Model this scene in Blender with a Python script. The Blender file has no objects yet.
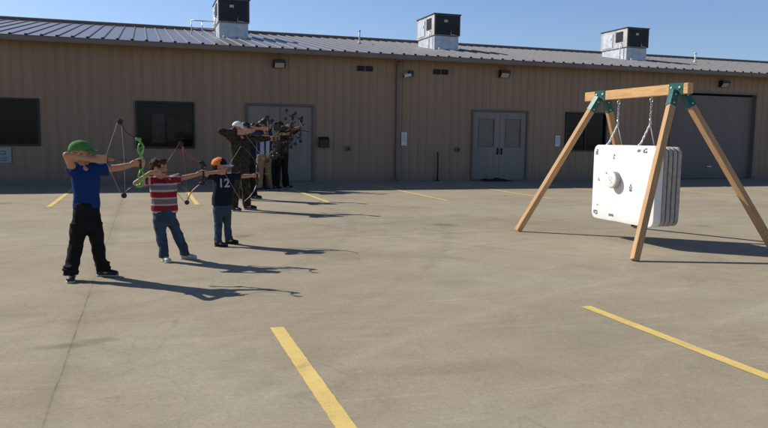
import bpy, bmesh, math, random
from math import sin, cos, pi, radians, sqrt, atan2
from mathutils import Vector, Matrix, noise
from mathutils.bvhtree import BVHTree
random.seed(7)
scene = bpy.context.scene
col = scene.collection

# ---------------------------------------------------------------- materials
def new_mat(name):
    m = bpy.data.materials.new(name); m.use_nodes = True
    nt = m.node_tree
    return m, nt, nt.nodes, nt.links, nt.nodes['Principled BSDF']

def N(nt, typ, **kw):
    n = nt.nodes.new(typ)
    for k, v in kw.items():
        if k in ('inputs',):
            for a, b in v.items(): n.inputs[a].default_value = b
        else: setattr(n, k, v)
    return n

def ramp(nt, stops):
    r = nt.nodes.new('ShaderNodeValToRGB')
    e = r.color_ramp.elements
    while len(e) < len(stops): e.new(0.5)
    for i, (p, c) in enumerate(stops):
        e[i].position = p
        e[i].color = (c[0], c[1], c[2], 1) if hasattr(c, '__len__') else (c, c, c, 1)
    return r

def simple(name, c, rough=0.8, metal=0.0, var=0.12, scale=12.0, bump=0.0, bscale=60.0, spec=0.5, stretch=(1, 1, 1), c2=None, emis=None):
    m, nt, ns, L, b = new_mat(name)
    tc = N(nt, 'ShaderNodeTexCoord'); mp = N(nt, 'ShaderNodeMapping'); mp.inputs['Scale'].default_value = stretch
    L.new(tc.outputs['Object'], mp.inputs['Vector'])
    n1 = N(nt, 'ShaderNodeTexNoise', inputs={'Scale': scale, 'Detail': 6.0, 'Roughness': 0.6})
    L.new(mp.outputs[0], n1.inputs['Vector'])
    lo = tuple(x*(1-var) for x in c); hi = c2 if c2 else tuple(min(1, x*(1+var)) for x in c)
    r = ramp(nt, [(0.3, lo), (0.7, hi)])
    L.new(n1.outputs['Fac'], r.inputs['Fac']); L.new(r.outputs['Color'], b.inputs['Base Color'])
    b.inputs['Roughness'].default_value = rough; b.inputs['Metallic'].default_value = metal
    b.inputs['Specular IOR Level'].default_value = spec
    if bump:
        n2 = N(nt, 'ShaderNodeTexNoise', inputs={'Scale': bscale, 'Detail': 4.0})
        L.new(mp.outputs[0], n2.inputs['Vector'])
        bp = N(nt, 'ShaderNodeBump', inputs={'Strength': bump, 'Distance': 0.01})
        L.new(n2.outputs['Fac'], bp.inputs['Height']); L.new(bp.outputs[0], b.inputs['Normal'])
    return m

def attr_mat(name, rough=0.9, spec=0.2, var=0.15, scale=40):
    m, nt, ns, L, b = new_mat(name)
    a = N(nt, 'ShaderNodeAttribute'); a.attribute_name = 'Col'
    tc = N(nt, 'ShaderNodeTexCoord')
    n1 = N(nt, 'ShaderNodeTexNoise', inputs={'Scale': scale, 'Detail': 5.0})
    L.new(tc.outputs['Object'], n1.inputs['Vector'])
    r = ramp(nt, [(0.3, 1-var), (0.7, 1.0)])
    L.new(n1.outputs['Fac'], r.inputs['Fac'])
    mx = N(nt, 'ShaderNodeMix'); mx.data_type = 'RGBA'; mx.blend_type = 'MULTIPLY'; mx.inputs[0].default_value = 1
    L.new(a.outputs['Color'], mx.inputs[6]); L.new(r.outputs['Color'], mx.inputs[7])
    L.new(mx.outputs[2], b.inputs['Base Color'])
    b.inputs['Roughness'].default_value = rough; b.inputs['Specular IOR Level'].default_value = spec
    return m

def camo_mat(name, cols, scale=14):
    m, nt, ns, L, b = new_mat(name)
    tc = N(nt, 'ShaderNodeTexCoord')
    n0 = N(nt, 'ShaderNodeTexNoise', inputs={'Scale': scale, 'Detail': 5.0, 'Roughness': 0.65, 'Distortion': 0.8})
    L.new(tc.outputs['Object'], n0.inputs['Vector'])
    r = ramp(nt, [(0.0, cols[0]), (0.42, cols[1]), (0.5, cols[2]), (0.57, cols[3])]); r.color_ramp.interpolation = 'CONSTANT'
    L.new(n0.outputs['Fac'], r.inputs['Fac']); L.new(r.outputs['Color'], b.inputs['Base Color'])
    b.inputs['Roughness'].default_value = 0.9; b.inputs['Specular IOR Level'].default_value = 0.15
    return m

def concrete_mat():
    m, nt, ns, L, b = new_mat('weathered concrete')
    tc = N(nt, 'ShaderNodeTexCoord')
    def noi(sc, stretch=(1, 1, 1), det=6.0, ro=0.6, dist=0.0):
        mp = N(nt, 'ShaderNodeMapping'); mp.inputs['Scale'].default_value = stretch
        L.new(tc.outputs['Object'], mp.inputs['Vector'])
        n = N(nt, 'ShaderNodeTexNoise', inputs={'Scale': sc, 'Detail': det, 'Roughness': ro, 'Distortion': dist})
        L.new(mp.outputs[0], n.inputs['Vector']); return n
    def mul(a, bb, f=1.0):
        x = N(nt, 'ShaderNodeMix'); x.data_type = 'RGBA'; x.blend_type = 'MULTIPLY'; x.inputs[0].default_value = f
        L.new(a, x.inputs[6]); L.new(bb, x.inputs[7]); return x.outputs[2]
    def mth(op, a, bval=None, cval=None):
        x = N(nt, 'ShaderNodeMath'); x.operation = op
        for i, v in enumerate((a, bval, cval)):
            if v is None: continue
            if isinstance(v, (int, float)): x.inputs[i].default_value = v
            else: L.new(v, x.inputs[i])
        return x.outputs[0]
    big = noi(0.35, (1, 1, 1), 5.0, 0.6)
    r0 = ramp(nt, [(0.3, (0.325, 0.281, 0.205)), (0.46, (0.370, 0.314, 0.222)), (0.58, (0.390, 0.339, 0.247)), (0.72, (0.432, 0.371, 0.263))])
    L.new(big.outputs['Fac'], r0.inputs['Fac'])
    c = r0.outputs['Color']
    mid = noi(1.5, (1, 1.1, 1), 9.0, 0.74, 0.5)
    r1 = ramp(nt, [(0.24, 0.80), (0.42, 0.94), (0.52, 1.0), (0.75, 1.07)]); L.new(mid.outputs['Fac'], r1.inputs['Fac']); c = mul(c, r1.outputs['Color'])
    # trowel / tyre streaks that run along the front of the building
    st = noi(1.3, (0.6, 1.5, 1), 8.0, 0.72, 1.2)
    r2 = ramp(nt, [(0.25, 0.96), (0.55, 1.0), (0.64, 1.01), (0.76, 1.05)]); L.new(st.outputs['Fac'], r2.inputs['Fac']); c = mul(c, r2.outputs['Color'])
    # thin pale scrape lines, mostly running along the building front
    for (sc_, stq, wd, am, th_) in ((0.42, (0.16, 1.5, 1), 0.013, 0.09, 0.50), (0.6, (0.22, 1.1, 1), 0.010, 0.10, 0.45), (0.5, (0.3, 1.3, 1), 0.018, 0.07, 0.56), (0.6, (1.0, 0.3, 1), 0.003, -0.16, 0.5)):
        ln = noi(sc_, stq, 3.0, 0.55, 0.9)
        dd = mth('ABSOLUTE', mth('SUBTRACT', ln.outputs['Fac'], th_))
        mr_ = N(nt, 'ShaderNodeMapRange'); mr_.inputs['From Min'].default_value = 0; mr_.inputs['From Max'].default_value = wd
        mr_.inputs['To Min'].default_value = 1.0; mr_.inputs['To Max'].default_value = 0.0; L.new(dd, mr_.inputs['Value'])
        pm = noi(3.0, (0.5, 1, 1), 5.0, 0.8); pmr = ramp(nt, [(0.40, 0.0), (0.60, 1.0)]); L.new(pm.outputs['Fac'], pmr.inputs['Fac'])
        f_ = mth('MULTIPLY_ADD', mth('MULTIPLY', mr_.outputs[0], pmr.outputs['Color']), am, 1.0)
        cq = N(nt, 'ShaderNodeCombineColor'); [L.new(f_, cq.inputs[i]) for i in range(3)]
        c = mul(c, cq.outputs[0])
    # exposed aggregate: light and dark grains
    va = N(nt, 'ShaderNodeTexVoronoi', inputs={'Scale': 70.0, 'Randomness': 1.0}); L.new(tc.outputs['Object'], va.inputs['Vector'])
    sep = N(nt, 'ShaderNodeSeparateColor'); L.new(va.outputs['Color'], sep.inputs[0])
    ra = ramp(nt, [(0.0, 0.70), (0.12, 0.93), (0.5, 1.0), (0.88, 1.04), (1.0, 1.28)]); L.new(sep.outputs[0], ra.inputs['Fac'])
    c = mul(c, ra.outputs['Color'], 0.42)
    fine = noi(26, (1, 1, 1), 10.0, 0.85)
    r3 = ramp(nt, [(0.28, 0.80), (0.44, 0.96), (0.56, 1.01), (0.72, 1.10)]); L.new(fine.outputs['Fac'], r3.inputs['Fac']); c = mul(c, r3.outputs['Color'])
    # pits: small dark specks, only where the surface is worn
    vo = N(nt, 'ShaderNodeTexVoronoi', inputs={'Scale': 38.0, 'Randomness': 1.0}); L.new(tc.outputs['Object'], vo.inputs['Vector'])
    worn = noi(0.8, (1, 1, 1), 3.0)
    wr = ramp(nt, [(0.45, 0.0), (0.62, 1.0)]); L.new(worn.outputs['Fac'], wr.inputs['Fac'])
    rad = mth('MULTIPLY', wr.outputs['Color'], 0.17)
    pit = mth('LESS_THAN', vo.outputs['Distance'], rad)
    pitf = mth('MULTIPLY_ADD', pit, -0.28, 1.0)
    cx = N(nt, 'ShaderNodeCombineColor'); [L.new(pitf, cx.inputs[i]) for i in range(3)]
    c = mul(c, cx.outputs[0])
    # pale chips and scuffs
    vp = N(nt, 'ShaderNodeTexVoronoi', inputs={'Scale': 3.1, 'Randomness': 1.0})
    mpp = N(nt, 'ShaderNodeMapping'); mpp.inputs['Scale'].default_value = (0.55, 1.5, 1); L.new(tc.outputs['Object'], mpp.inputs['Vector'])
    L.new(mpp.outputs[0], vp.inputs['Vector'])
    pn = noi(9, (1, 1, 1), 4.0, 0.8)
    pr = mth('MULTIPLY', pn.outputs['Fac'], 0.14)
    pale = mth('LESS_THAN', vp.outputs['Distance'], mth('SUBTRACT', pr, 0.035))
    mx = N(nt, 'ShaderNodeMix'); mx.data_type = 'RGBA'; L.new(mth('MULTIPLY', pale, 0.4), mx.inputs[0]); L.new(c, mx.inputs[6]); mx.inputs[7].default_value = (0.62, 0.57, 0.47, 1)
    c = mx.outputs[2]
    # saw-cut joints with a wandering crack
    sx = N(nt, 'ShaderNodeSeparateXYZ'); L.new(tc.outputs['Object'], sx.inputs[0])
    wob = noi(1.6, (1, 1, 1), 6.0, 0.7)
    wx = mth('MULTIPLY_ADD', wob.outputs['Fac'], 0.05, -0.025)
    def joint(coord, at, width, strength, wobble=True, period=None):
        v = mth('ADD', coord, wx) if wobble else coord
        v = mth('SUBTRACT', v, at)
        if period:
            v = mth('PINGPONG', v, period/2)
        d = mth('ABSOLUTE', v)
        k = N(nt, 'ShaderNodeMapRange'); k.inputs['From Min'].default_value = 0; k.inputs['From Max'].default_value = width
        k.inputs['To Min'].default_value = 1-strength; k.inputs['To Max'].default_value = 1
        L.new(d, k.inputs['Value'])
        cc = N(nt, 'ShaderNodeCombineColor'); [L.new(k.outputs[0], cc.inputs[i]) for i in range(3)]
        return cc.outputs[0]
    bk = noi(2.2, (1, 1, 1), 4.0, 0.8); bkr = ramp(nt, [(0.38, 0.15), (0.60, 1.0)]); L.new(bk.outputs['Fac'], bkr.inputs['Fac'])
    xj = N(nt, 'ShaderNodeMix'); xj.data_type = 'RGBA'; xj.blend_type = 'MULTIPLY'; L.new(bkr.outputs['Color'], xj.inputs[0]); L.new(c, xj.inputs[6]); L.new(joint(sx.outputs['X'], -0.51, 0.012, 0.42), xj.inputs[7]); c = xj.outputs[2]
    c = mul(c, joint(sx.outputs['X'], -0.51, 0.16, 0.10))
    c = mul(c, joint(sx.outputs['Y'], 10.25, 0.025, 0.36, True, 12.2))
    c = mul(c, joint(sx.outputs['X'], 6.2, 0.012, 0.22, False))
    for (cx_, cy_, rad_, wd_, st_) in ((-6.0, 14.0, 9.6, .11, .07), (-6.0, 14.0, 11.1, .11, .07), (9.5, -6.5, 12.2, .10, -.07), (9.5, -6.5, 13.7, .10, -.07), (14.0, 16.0, 12.0, .10, .06)):
        ax_ = mth('SUBTRACT', sx.outputs['X'], cx_); ay_ = mth('SUBTRACT', sx.outputs['Y'], cy_)
        rr_ = mth('SQRT', mth('ADD', mth('MULTIPLY', ax_, ax_), mth('MULTIPLY', ay_, ay_)))
        dd = mth('ADD', mth('ABSOLUTE', mth('SUBTRACT', rr_, rad_)), mth('MULTIPLY', mth('SUBTRACT', mid.outputs['Fac'], .5), .5))
        k = N(nt, 'ShaderNodeMapRange'); k.inputs['From Min'].default_value = wd_*.3; k.inputs['From Max'].default_value = wd_; k.inputs['To Min'].default_value = 1-st_; k.inputs['To Max'].default_value = 1
        L.new(dd, k.inputs['Value']); cc = N(nt, 'ShaderNodeCombineColor'); [L.new(k.outputs[0], cc.inputs[i]) for i in range(3)]
        c = mul(c, cc.outputs[0])
    vc = N(nt, 'ShaderNodeTexVoronoi', inputs={'Scale': 0.28, 'Randomness': 1.0}); vc.feature = 'DISTANCE_TO_EDGE'
    wv = noi(1.2, (1, 1, 1), 6.0, 0.7); vm = N(nt, 'ShaderNodeVectorMath'); vm.operation = 'MULTIPLY_ADD'; vm.inputs[1].default_value = (.5, .5, 0)
    L.new(wv.outputs['Color'], vm.inputs[0]); L.new(tc.outputs['Object'], vm.inputs[2]); L.new(vm.outputs[0], vc.inputs['Vector'])
    kk = N(nt, 'ShaderNodeMapRange'); kk.inputs['From Min'].default_value = 0; kk.inputs['From Max'].default_value = .004; kk.inputs['To Min'].default_value = 1; kk.inputs['To Max'].default_value = 0
    L.new(vc.outputs['Distance'], kk.inputs['Value'])
    cm_ = noi(0.33, (1, 1, 1), 2.0); cr_ = ramp(nt, [(0.5, 0.0), (0.6, 1.0)]); L.new(cm_.outputs['Fac'], cr_.inputs['Fac'])
    f_ = mth('MULTIPLY_ADD', mth('MULTIPLY', kk.outputs[0], cr_.outputs['Color']), -.25, 1.0)
    cc = N(nt, 'ShaderNodeCombineColor'); [L.new(f_, cc.inputs[i]) for i in range(3)]
    c = mul(c, cc.outputs[0])
    # worn oil spots
    for (px_, py_, rx_, ry_, st_) in ((-.58, 5.28, .20, .07, .26), (-.36, 5.38, .14, .06, .22), (-.50, 5.95, .22, .09, .12), (2.9, 6.6, .5, .2, .12), (1.7, 4.1, .6, .12, .10), (-1.6, 6.3, .8, .25, .08), (4.9, 11.5, 2.4, 1.3, .12), (3.2, 13.2, .7, .4, .10), (3.4, 8.6, 1.6, .5, .08)):
        ex = mth('DIVIDE', mth('SUBTRACT', sx.outputs['X'], px_), rx_); ey = mth('DIVIDE', mth('SUBTRACT', sx.outputs['Y'], py_), ry_)
        rr_ = mth('ADD', mth('ADD', mth('MULTIPLY', ex, ex), mth('MULTIPLY', ey, ey)), mth('MULTIPLY', mth('SUBTRACT', mid.outputs['Fac'], 0.5), 4.0))
        k = N(nt, 'ShaderNodeMapRange'); k.inputs['From Min'].default_value = 0.1; k.inputs['From Max'].default_value = 1.4; k.inputs['To Min'].default_value = 1-st_; k.inputs['To Max'].default_value = 1
        L.new(rr_, k.inputs['Value']); cc = N(nt, 'ShaderNodeCombineColor'); [L.new(k.outputs[0], cc.inputs[i]) for i in range(3)]
        c = mul(c, cc.outputs[0])
    # stains: oil drips
    so = noi(0.9, (1, 1, 1), 2.0)
    mp2 = N(nt, 'ShaderNodeTexVoronoi', inputs={'Scale': 0.55, 'Randomness': 1.0}); L.new(tc.outputs['Object'], mp2.inputs['Vector'])
    ds = mth('ADD', mp2.outputs['Distance'], mth('MULTIPLY', mid.outputs['Fac'], 0.5))
    r5 = ramp(nt, [(0.28, 0.66), (0.36, 0.9), (0.46, 1.0)]); L.new(ds, r5.inputs['Fac']); c = mul(c, r5.outputs['Color'])
    L.new(c, b.inputs['Base Color'])
    b.inputs['Roughness'].default_value = 0.93; b.inputs['Specular IOR Level'].default_value = 0.2
    bp = N(nt, 'ShaderNodeBump', inputs={'Strength': 0.25, 'Distance': 0.004}); L.new(fine.outputs['Fac'], bp.inputs['Height']); L.new(bp.outputs[0], b.inputs['Normal'])
    return m

def paint_mat():
    m, nt, ns, L, b = new_mat('worn yellow paint')
    tc = N(nt, 'ShaderNodeTexCoord')
    n1 = N(nt, 'ShaderNodeTexNoise', inputs={'Scale': 60.0, 'Detail': 8.0, 'Roughness': 0.8}); L.new(tc.outputs['Object'], n1.inputs['Vector'])
    n2 = N(nt, 'ShaderNodeTexNoise', inputs={'Scale': 3.0, 'Detail': 6.0, 'Roughness': 0.7}); L.new(tc.outputs['Object'], n2.inputs['Vector'])
    ad = N(nt, 'ShaderNodeMath'); ad.operation = 'ADD'; L.new(n1.outputs['Fac'], ad.inputs[0]); L.new(n2.outputs['Fac'], ad.inputs[1])
    r = ramp(nt, [(0.36, (0.38, 0.33, 0.22)), (0.41, (0.50, 0.38, 0.16)), (0.47, (0.72, 0.53, 0.16)), (0.62, (0.84, 0.63, 0.21))])
    hf = N(nt, 'ShaderNodeMath'); hf.operation = 'MULTIPLY'; hf.inputs[1].default_value = 0.5; L.new(ad.outputs[0], hf.inputs[0])
    L.new(hf.outputs[0], r.inputs['Fac']); L.new(r.outputs['Color'], b.inputs['Base Color'])
    b.inputs['Roughness'].default_value = 0.8
    return m

def panel_mat(name, c, rough=0.6, metal=0.0, streak=0.25, dirt=True):
    m, nt, ns, L, b = new_mat(name)
    tc = N(nt, 'ShaderNodeTexCoord')
    mp = N(nt, 'ShaderNodeMapping'); mp.inputs['Scale'].default_value = (3.0, 3.0, 0.25); L.new(tc.outputs['Object'], mp.inputs['Vector'])
    n1 = N(nt, 'ShaderNodeTexNoise', inputs={'Scale': 1.5, 'Detail': 6.0, 'Roughness': 0.65}); L.new(mp.outputs[0], n1.inputs['Vector'])
    r = ramp(nt, [(0.3, tuple(x*(1-streak) for x in c)), (0.7, tuple(x*(1+streak*0.5) for x in c))])
    L.new(n1.outputs['Fac'], r.inputs['Fac'])
    out = r.outputs['Color']
    if dirt:
        s0 = N(nt, 'ShaderNodeSeparateXYZ'); L.new(tc.outputs['Object'], s0.inputs[0])
        fl = N(nt, 'ShaderNodeMath'); fl.operation = 'MULTIPLY'; fl.inputs[1].default_value = 1/0.9144; L.new(s0.outputs['X'], fl.inputs[0])
        f2 = N(nt, 'ShaderNodeMath'); f2.operation = 'FLOOR'; L.new(fl.outputs[0], f2.inputs[0])
        wn = N(nt, 'ShaderNodeTexWhiteNoise'); wn.noise_dimensions = '1D'; L.new(f2.outputs[0], wn.inputs['W'])
        pr_ = ramp(nt, [(0.0, 0.91), (1.0, 1.0)]); L.new(wn.outputs['Value'], pr_.inputs['Fac'])
        m0 = N(nt, 'ShaderNodeMix'); m0.data_type = 'RGBA'; m0.blend_type = 'MULTIPLY'; m0.inputs[0].default_value = 1
        L.new(out, m0.inputs[6]); L.new(pr_.outputs['Color'], m0.inputs[7]); out = m0.outputs[2]
        sx = N(nt, 'ShaderNodeSeparateXYZ'); L.new(tc.outputs['Object'], sx.inputs[0])
        n2 = N(nt, 'ShaderNodeTexNoise', inputs={'Scale': 2.5, 'Detail': 5.0}); L.new(tc.outputs['Object'], n2.inputs['Vector'])
        ad = N(nt, 'ShaderNodeMath'); ad.operation = 'MULTIPLY_ADD'; L.new(n2.outputs['Fac'], ad.inputs[0]); ad.inputs[1].default_value = 0.5; L.new(sx.outputs['Z'], ad.inputs[2])
        r2 = ramp(nt, [(0.10, 0.5), (0.35, 0.85), (0.75, 1.0)]); L.new(ad.outputs[0], r2.inputs['Fac'])
        mx = N(nt, 'ShaderNodeMix'); mx.data_type = 'RGBA'; mx.blend_type = 'MULTIPLY'; mx.inputs[0].default_value = 1
        L.new(out, mx.inputs[6]); L.new(r2.outputs['Color'], mx.inputs[7]); out = mx.outputs[2]
    L.new(out, b.inputs['Base Color'])
    b.inputs['Roughness'].default_value = rough; b.inputs['Metallic'].default_value = metal
    b.inputs['Specular IOR Level'].default_value = 0.35
    return m

def wood_mat(name, axis='Z', c=(0.50, 0.27, 0.11)):
    m, nt, ns, L, b = new_mat(name)
    tc = N(nt, 'ShaderNodeTexCoord'); mp = N(nt, 'ShaderNodeMapping')
    mp.inputs['Scale'].default_value = {'Z': (1, 1, 0.06), 'Y': (1, 0.06, 1)}[axis]
    L.new(tc.outputs['Object'], mp.inputs['Vector'])
    n1 = N(nt, 'ShaderNodeTexNoise', inputs={'Scale': 60.0, 'Detail': 8.0, 'Roughness': 0.7, 'Distortion': 0.4}); L.new(mp.outputs[0], n1.inputs['Vector'])
    r = ramp(nt, [(0.3, tuple(x*0.62 for x in c)), (0.5, c), (0.72, tuple(min(1, x*1.28) for x in c))]); L.new(n1.outputs['Fac'], r.inputs['Fac'])
    vk = N(nt, 'ShaderNodeTexVoronoi', inputs={'Scale': 4.2, 'Randomness': 1.0}); L.new(tc.outputs['Object'], vk.inputs['Vector'])
    rk = ramp(nt, [(0.05, 0.35), (0.11, 1.0)]); L.new(vk.outputs['Distance'], rk.inputs['Fac'])
    mx = N(nt, 'ShaderNodeMix'); mx.data_type = 'RGBA'; mx.blend_type = 'MULTIPLY'; mx.inputs[0].default_value = 1
    L.new(r.outputs['Color'], mx.inputs[6]); L.new(rk.outputs['Color'], mx.inputs[7]); L.new(mx.outputs[2], b.inputs['Base Color'])
    b.inputs['Roughness'].default_value = 0.75; b.inputs['Specular IOR Level'].default_value = 0.3
    return m

def glass_mat():
    m, nt, ns, L, b = new_mat('dark window glass')
    b.inputs['Base Color'].default_value = (0.006, 0.006, 0.007, 1); b.inputs['Roughness'].default_value = 0.06
    b.inputs['IOR'].default_value = 1.45; b.inputs['Specular IOR Level'].default_value = 0.35
    b.inputs['Alpha'].default_value = 0.5
    return m

M = {}
M['concrete'] = concrete_mat()
M['paint'] = paint_mat()
M['wall'] = panel_mat('tan ribbed steel wall', (0.362, 0.245, 0.160), streak=0.08)
M['trim'] = simple('brown eave trim', (0.19, 0.15, 0.12), 0.55, 0, 0.15, 2)
M['roof'] = panel_mat('galvanised roof sheet', (0.50, 0.475, 0.46), 0.36, 0.84, 0.15, False)
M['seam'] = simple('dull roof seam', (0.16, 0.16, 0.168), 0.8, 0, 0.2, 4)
M['door'] = panel_mat('grey door paint', (0.28, 0.24, 0.205), 0.55, 0, 0.12)
M['doorframe'] = simple('door frame bronze', (0.12, 0.10, 0.085), 0.5, 0, 0.1)
M['rollup'] = panel_mat('roll-up door paint', (0.21, 0.18, 0.15), 0.6, 0, 0.1)
M['winframe'] = simple('dark bronze frame', (0.02, 0.018, 0.016), 0.4, 0.3, 0.1)
M['glass'] = glass_mat()
M['doorglass'] = simple('dusty door glass', (0.13, 0.11, 0.09), 0.25, 0, 0.2, 3)
M['interior'] = simple('dim interior', (0.05, 0.04, 0.033), 0.9, 0, 0.3, 1.5)
M['reflshape'] = simple('pale reflection shape', (0.65, 0.60, 0.52), 0.9, 0, 0.3, 3)  # pale colour imitating reflections in the window
M['black'] = simple('black plastic', (0.012, 0.012, 0.013), 0.5, 0, 0.2)
M['darkmetal'] = simple('dark metal', (0.03, 0.03, 0.032), 0.4, 0.6, 0.2)
M['steel'] = simple('zinc steel', (0.55, 0.55, 0.56), 0.35, 0.8, 0.15, 30)
M['galv'] = simple('galvanised curb', (0.52, 0.56, 0.60), 0.5, 0.35, 0.22, 4)
M['acbody'] = simple('unit casing', (0.50, 0.485, 0.46), 0.6, 0.15, 0.3, 3)
M['acfront'] = simple('unit louvre and front shade', (0.035, 0.038, 0.045), 0.6, 0.2, 0.25, 5)
M['white'] = simple('white paint', (0.72, 0.72, 0.70), 0.6, 0, 0.08, 6)
M['signgrey'] = simple('faded grey sign', (0.33, 0.36, 0.34), 0.6, 0, 0.15, 6)
M['lens'] = simple('lamp lens', (0.50, 0.47, 0.40), 0.2, 0, 0.1, 30)
M['foam'] = simple('white target foam', (0.86, 0.86, 0.85), 0.75, 0, 0.06, 7, 0.15, 25)
M['foamside'] = simple('foam edge with shade', (0.42, 0.40, 0.37), 0.85, 0, 0.2, 14, 0.4, 40)
M['gap'] = simple('dark seam', (0.04, 0.038, 0.035), 0.9, 0, 0.2)
M['ink'] = simple('printed ink', (0.16, 0.16, 0.17), 0.7, 0, 0.2)
M['pinkink'] = simple('pink ink', (0.65, 0.25, 0.27), 0.7, 0, 0.2)
M['rope'] = simple('white strap', (0.78, 0.78, 0.76), 0.7, 0, 0.12, 60)
M['woodleg'] = wood_mat('cedar post', 'Z', (0.53, 0.322, 0.158))
M['woodbeam'] = wood_mat('cedar beam', 'Y', (0.62, 0.37, 0.165))
M['green'] = simple('green bracket paint', (0.016, 0.115, 0.095), 0.4, 0.1, 0.25, 20)
M['skin'] = simple('skin', (0.50, 0.262, 0.155), 0.6, 0, 0.10, 25, spec=0.35)
M['hair'] = simple('dark brown hair', (0.050, 0.026, 0.014), 0.75, 0, 0.4, 60, 0.5, 200, 0.15)
M['eye'] = simple('eye', (0.03, 0.02, 0.015), 0.2)
M['blue'] = simple('blue polo knit', (0.010, 0.036, 0.150), 0.9, 0, 0.08, 12, 0.2, 250, 0.15)
M['navy'] = simple('black navy jersey', (0.012, 0.014, 0.026), 0.9, 0, 0.25, 30, 0.2, 250, 0.15)
M['num'] = simple('jersey numeral', (0.42, 0.44, 0.48), 0.8)
M['blacktrouser'] = simple('black trouser cloth', (0.012, 0.012, 0.012), 0.9, 0, 0.35, 14, 0.2, 200, 0.15)
M['denim'] = simple('blue denim', (0.040, 0.064, 0.098), 0.9, 0, 0.35, 9, 0.3, 300, 0.15)
M['khaki'] = simple('khaki cloth', (0.20, 0.145, 0.085), 0.9, 0, 0.15, 12)
M['striped'] = attr_mat('striped knit')
M['shoeblack'] = simple('black shoe', (0.014, 0.013, 0.013), 0.55, 0, 0.3, 30)
M['shoewhite'] = simple('grey white shoe', (0.45, 0.44, 0.42), 0.6, 0, 0.25, 30)
M['sole'] = simple('pale shoe sole', (0.42, 0.40, 0.37), 0.7)
M['greencap'] = simple('green cap cloth', (0.06, 0.20, 0.045), 0.9, 0, 0.2, 30)
M['orange'] = simple('orange cap cloth', (0.85, 0.22, 0.04), 0.85, 0, 0.12, 30)
M['greybrim'] = simple('pale grey brim', (0.50, 0.50, 0.52), 0.8)
M['whitecap'] = simple('white cap cloth', (0.78, 0.77, 0.74), 0.85, 0, 0.08, 30)
M['camo'] = camo_mat('camouflage cloth', [(0.012, 0.011, 0.008), (0.034, 0.028, 0.018), (0.058, 0.048, 0.031), (0.02, 0.023, 0.012)])
M['lime'] = simple('lime green riser', (0.16, 0.48, 0.07), 0.4, 0.1, 0.2, 30)
M['redlimb'] = simple('red bow limb', (0.42, 0.045, 0.03), 0.45, 0, 0.15, 30)
M['string'] = simple('bow string', (0.10, 0.06, 0.045), 0.8)
M['palestring'] = simple('pale bow string', (0.50, 0.42, 0.32), 0.8)
M['shaft'] = simple('arrow shaft', (0.05, 0.045, 0.04), 0.4)
M['camobow'] = camo_mat('camouflage bow', [(0.03, 0.028, 0.02), (0.35, 0.33, 0.27), (0.10, 0.09, 0.06), (0.22, 0.20, 0.15)], 30)
M['vaneorange'] = simple('orange vane', (0.95, 0.20, 0.03), 0.6)

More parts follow.
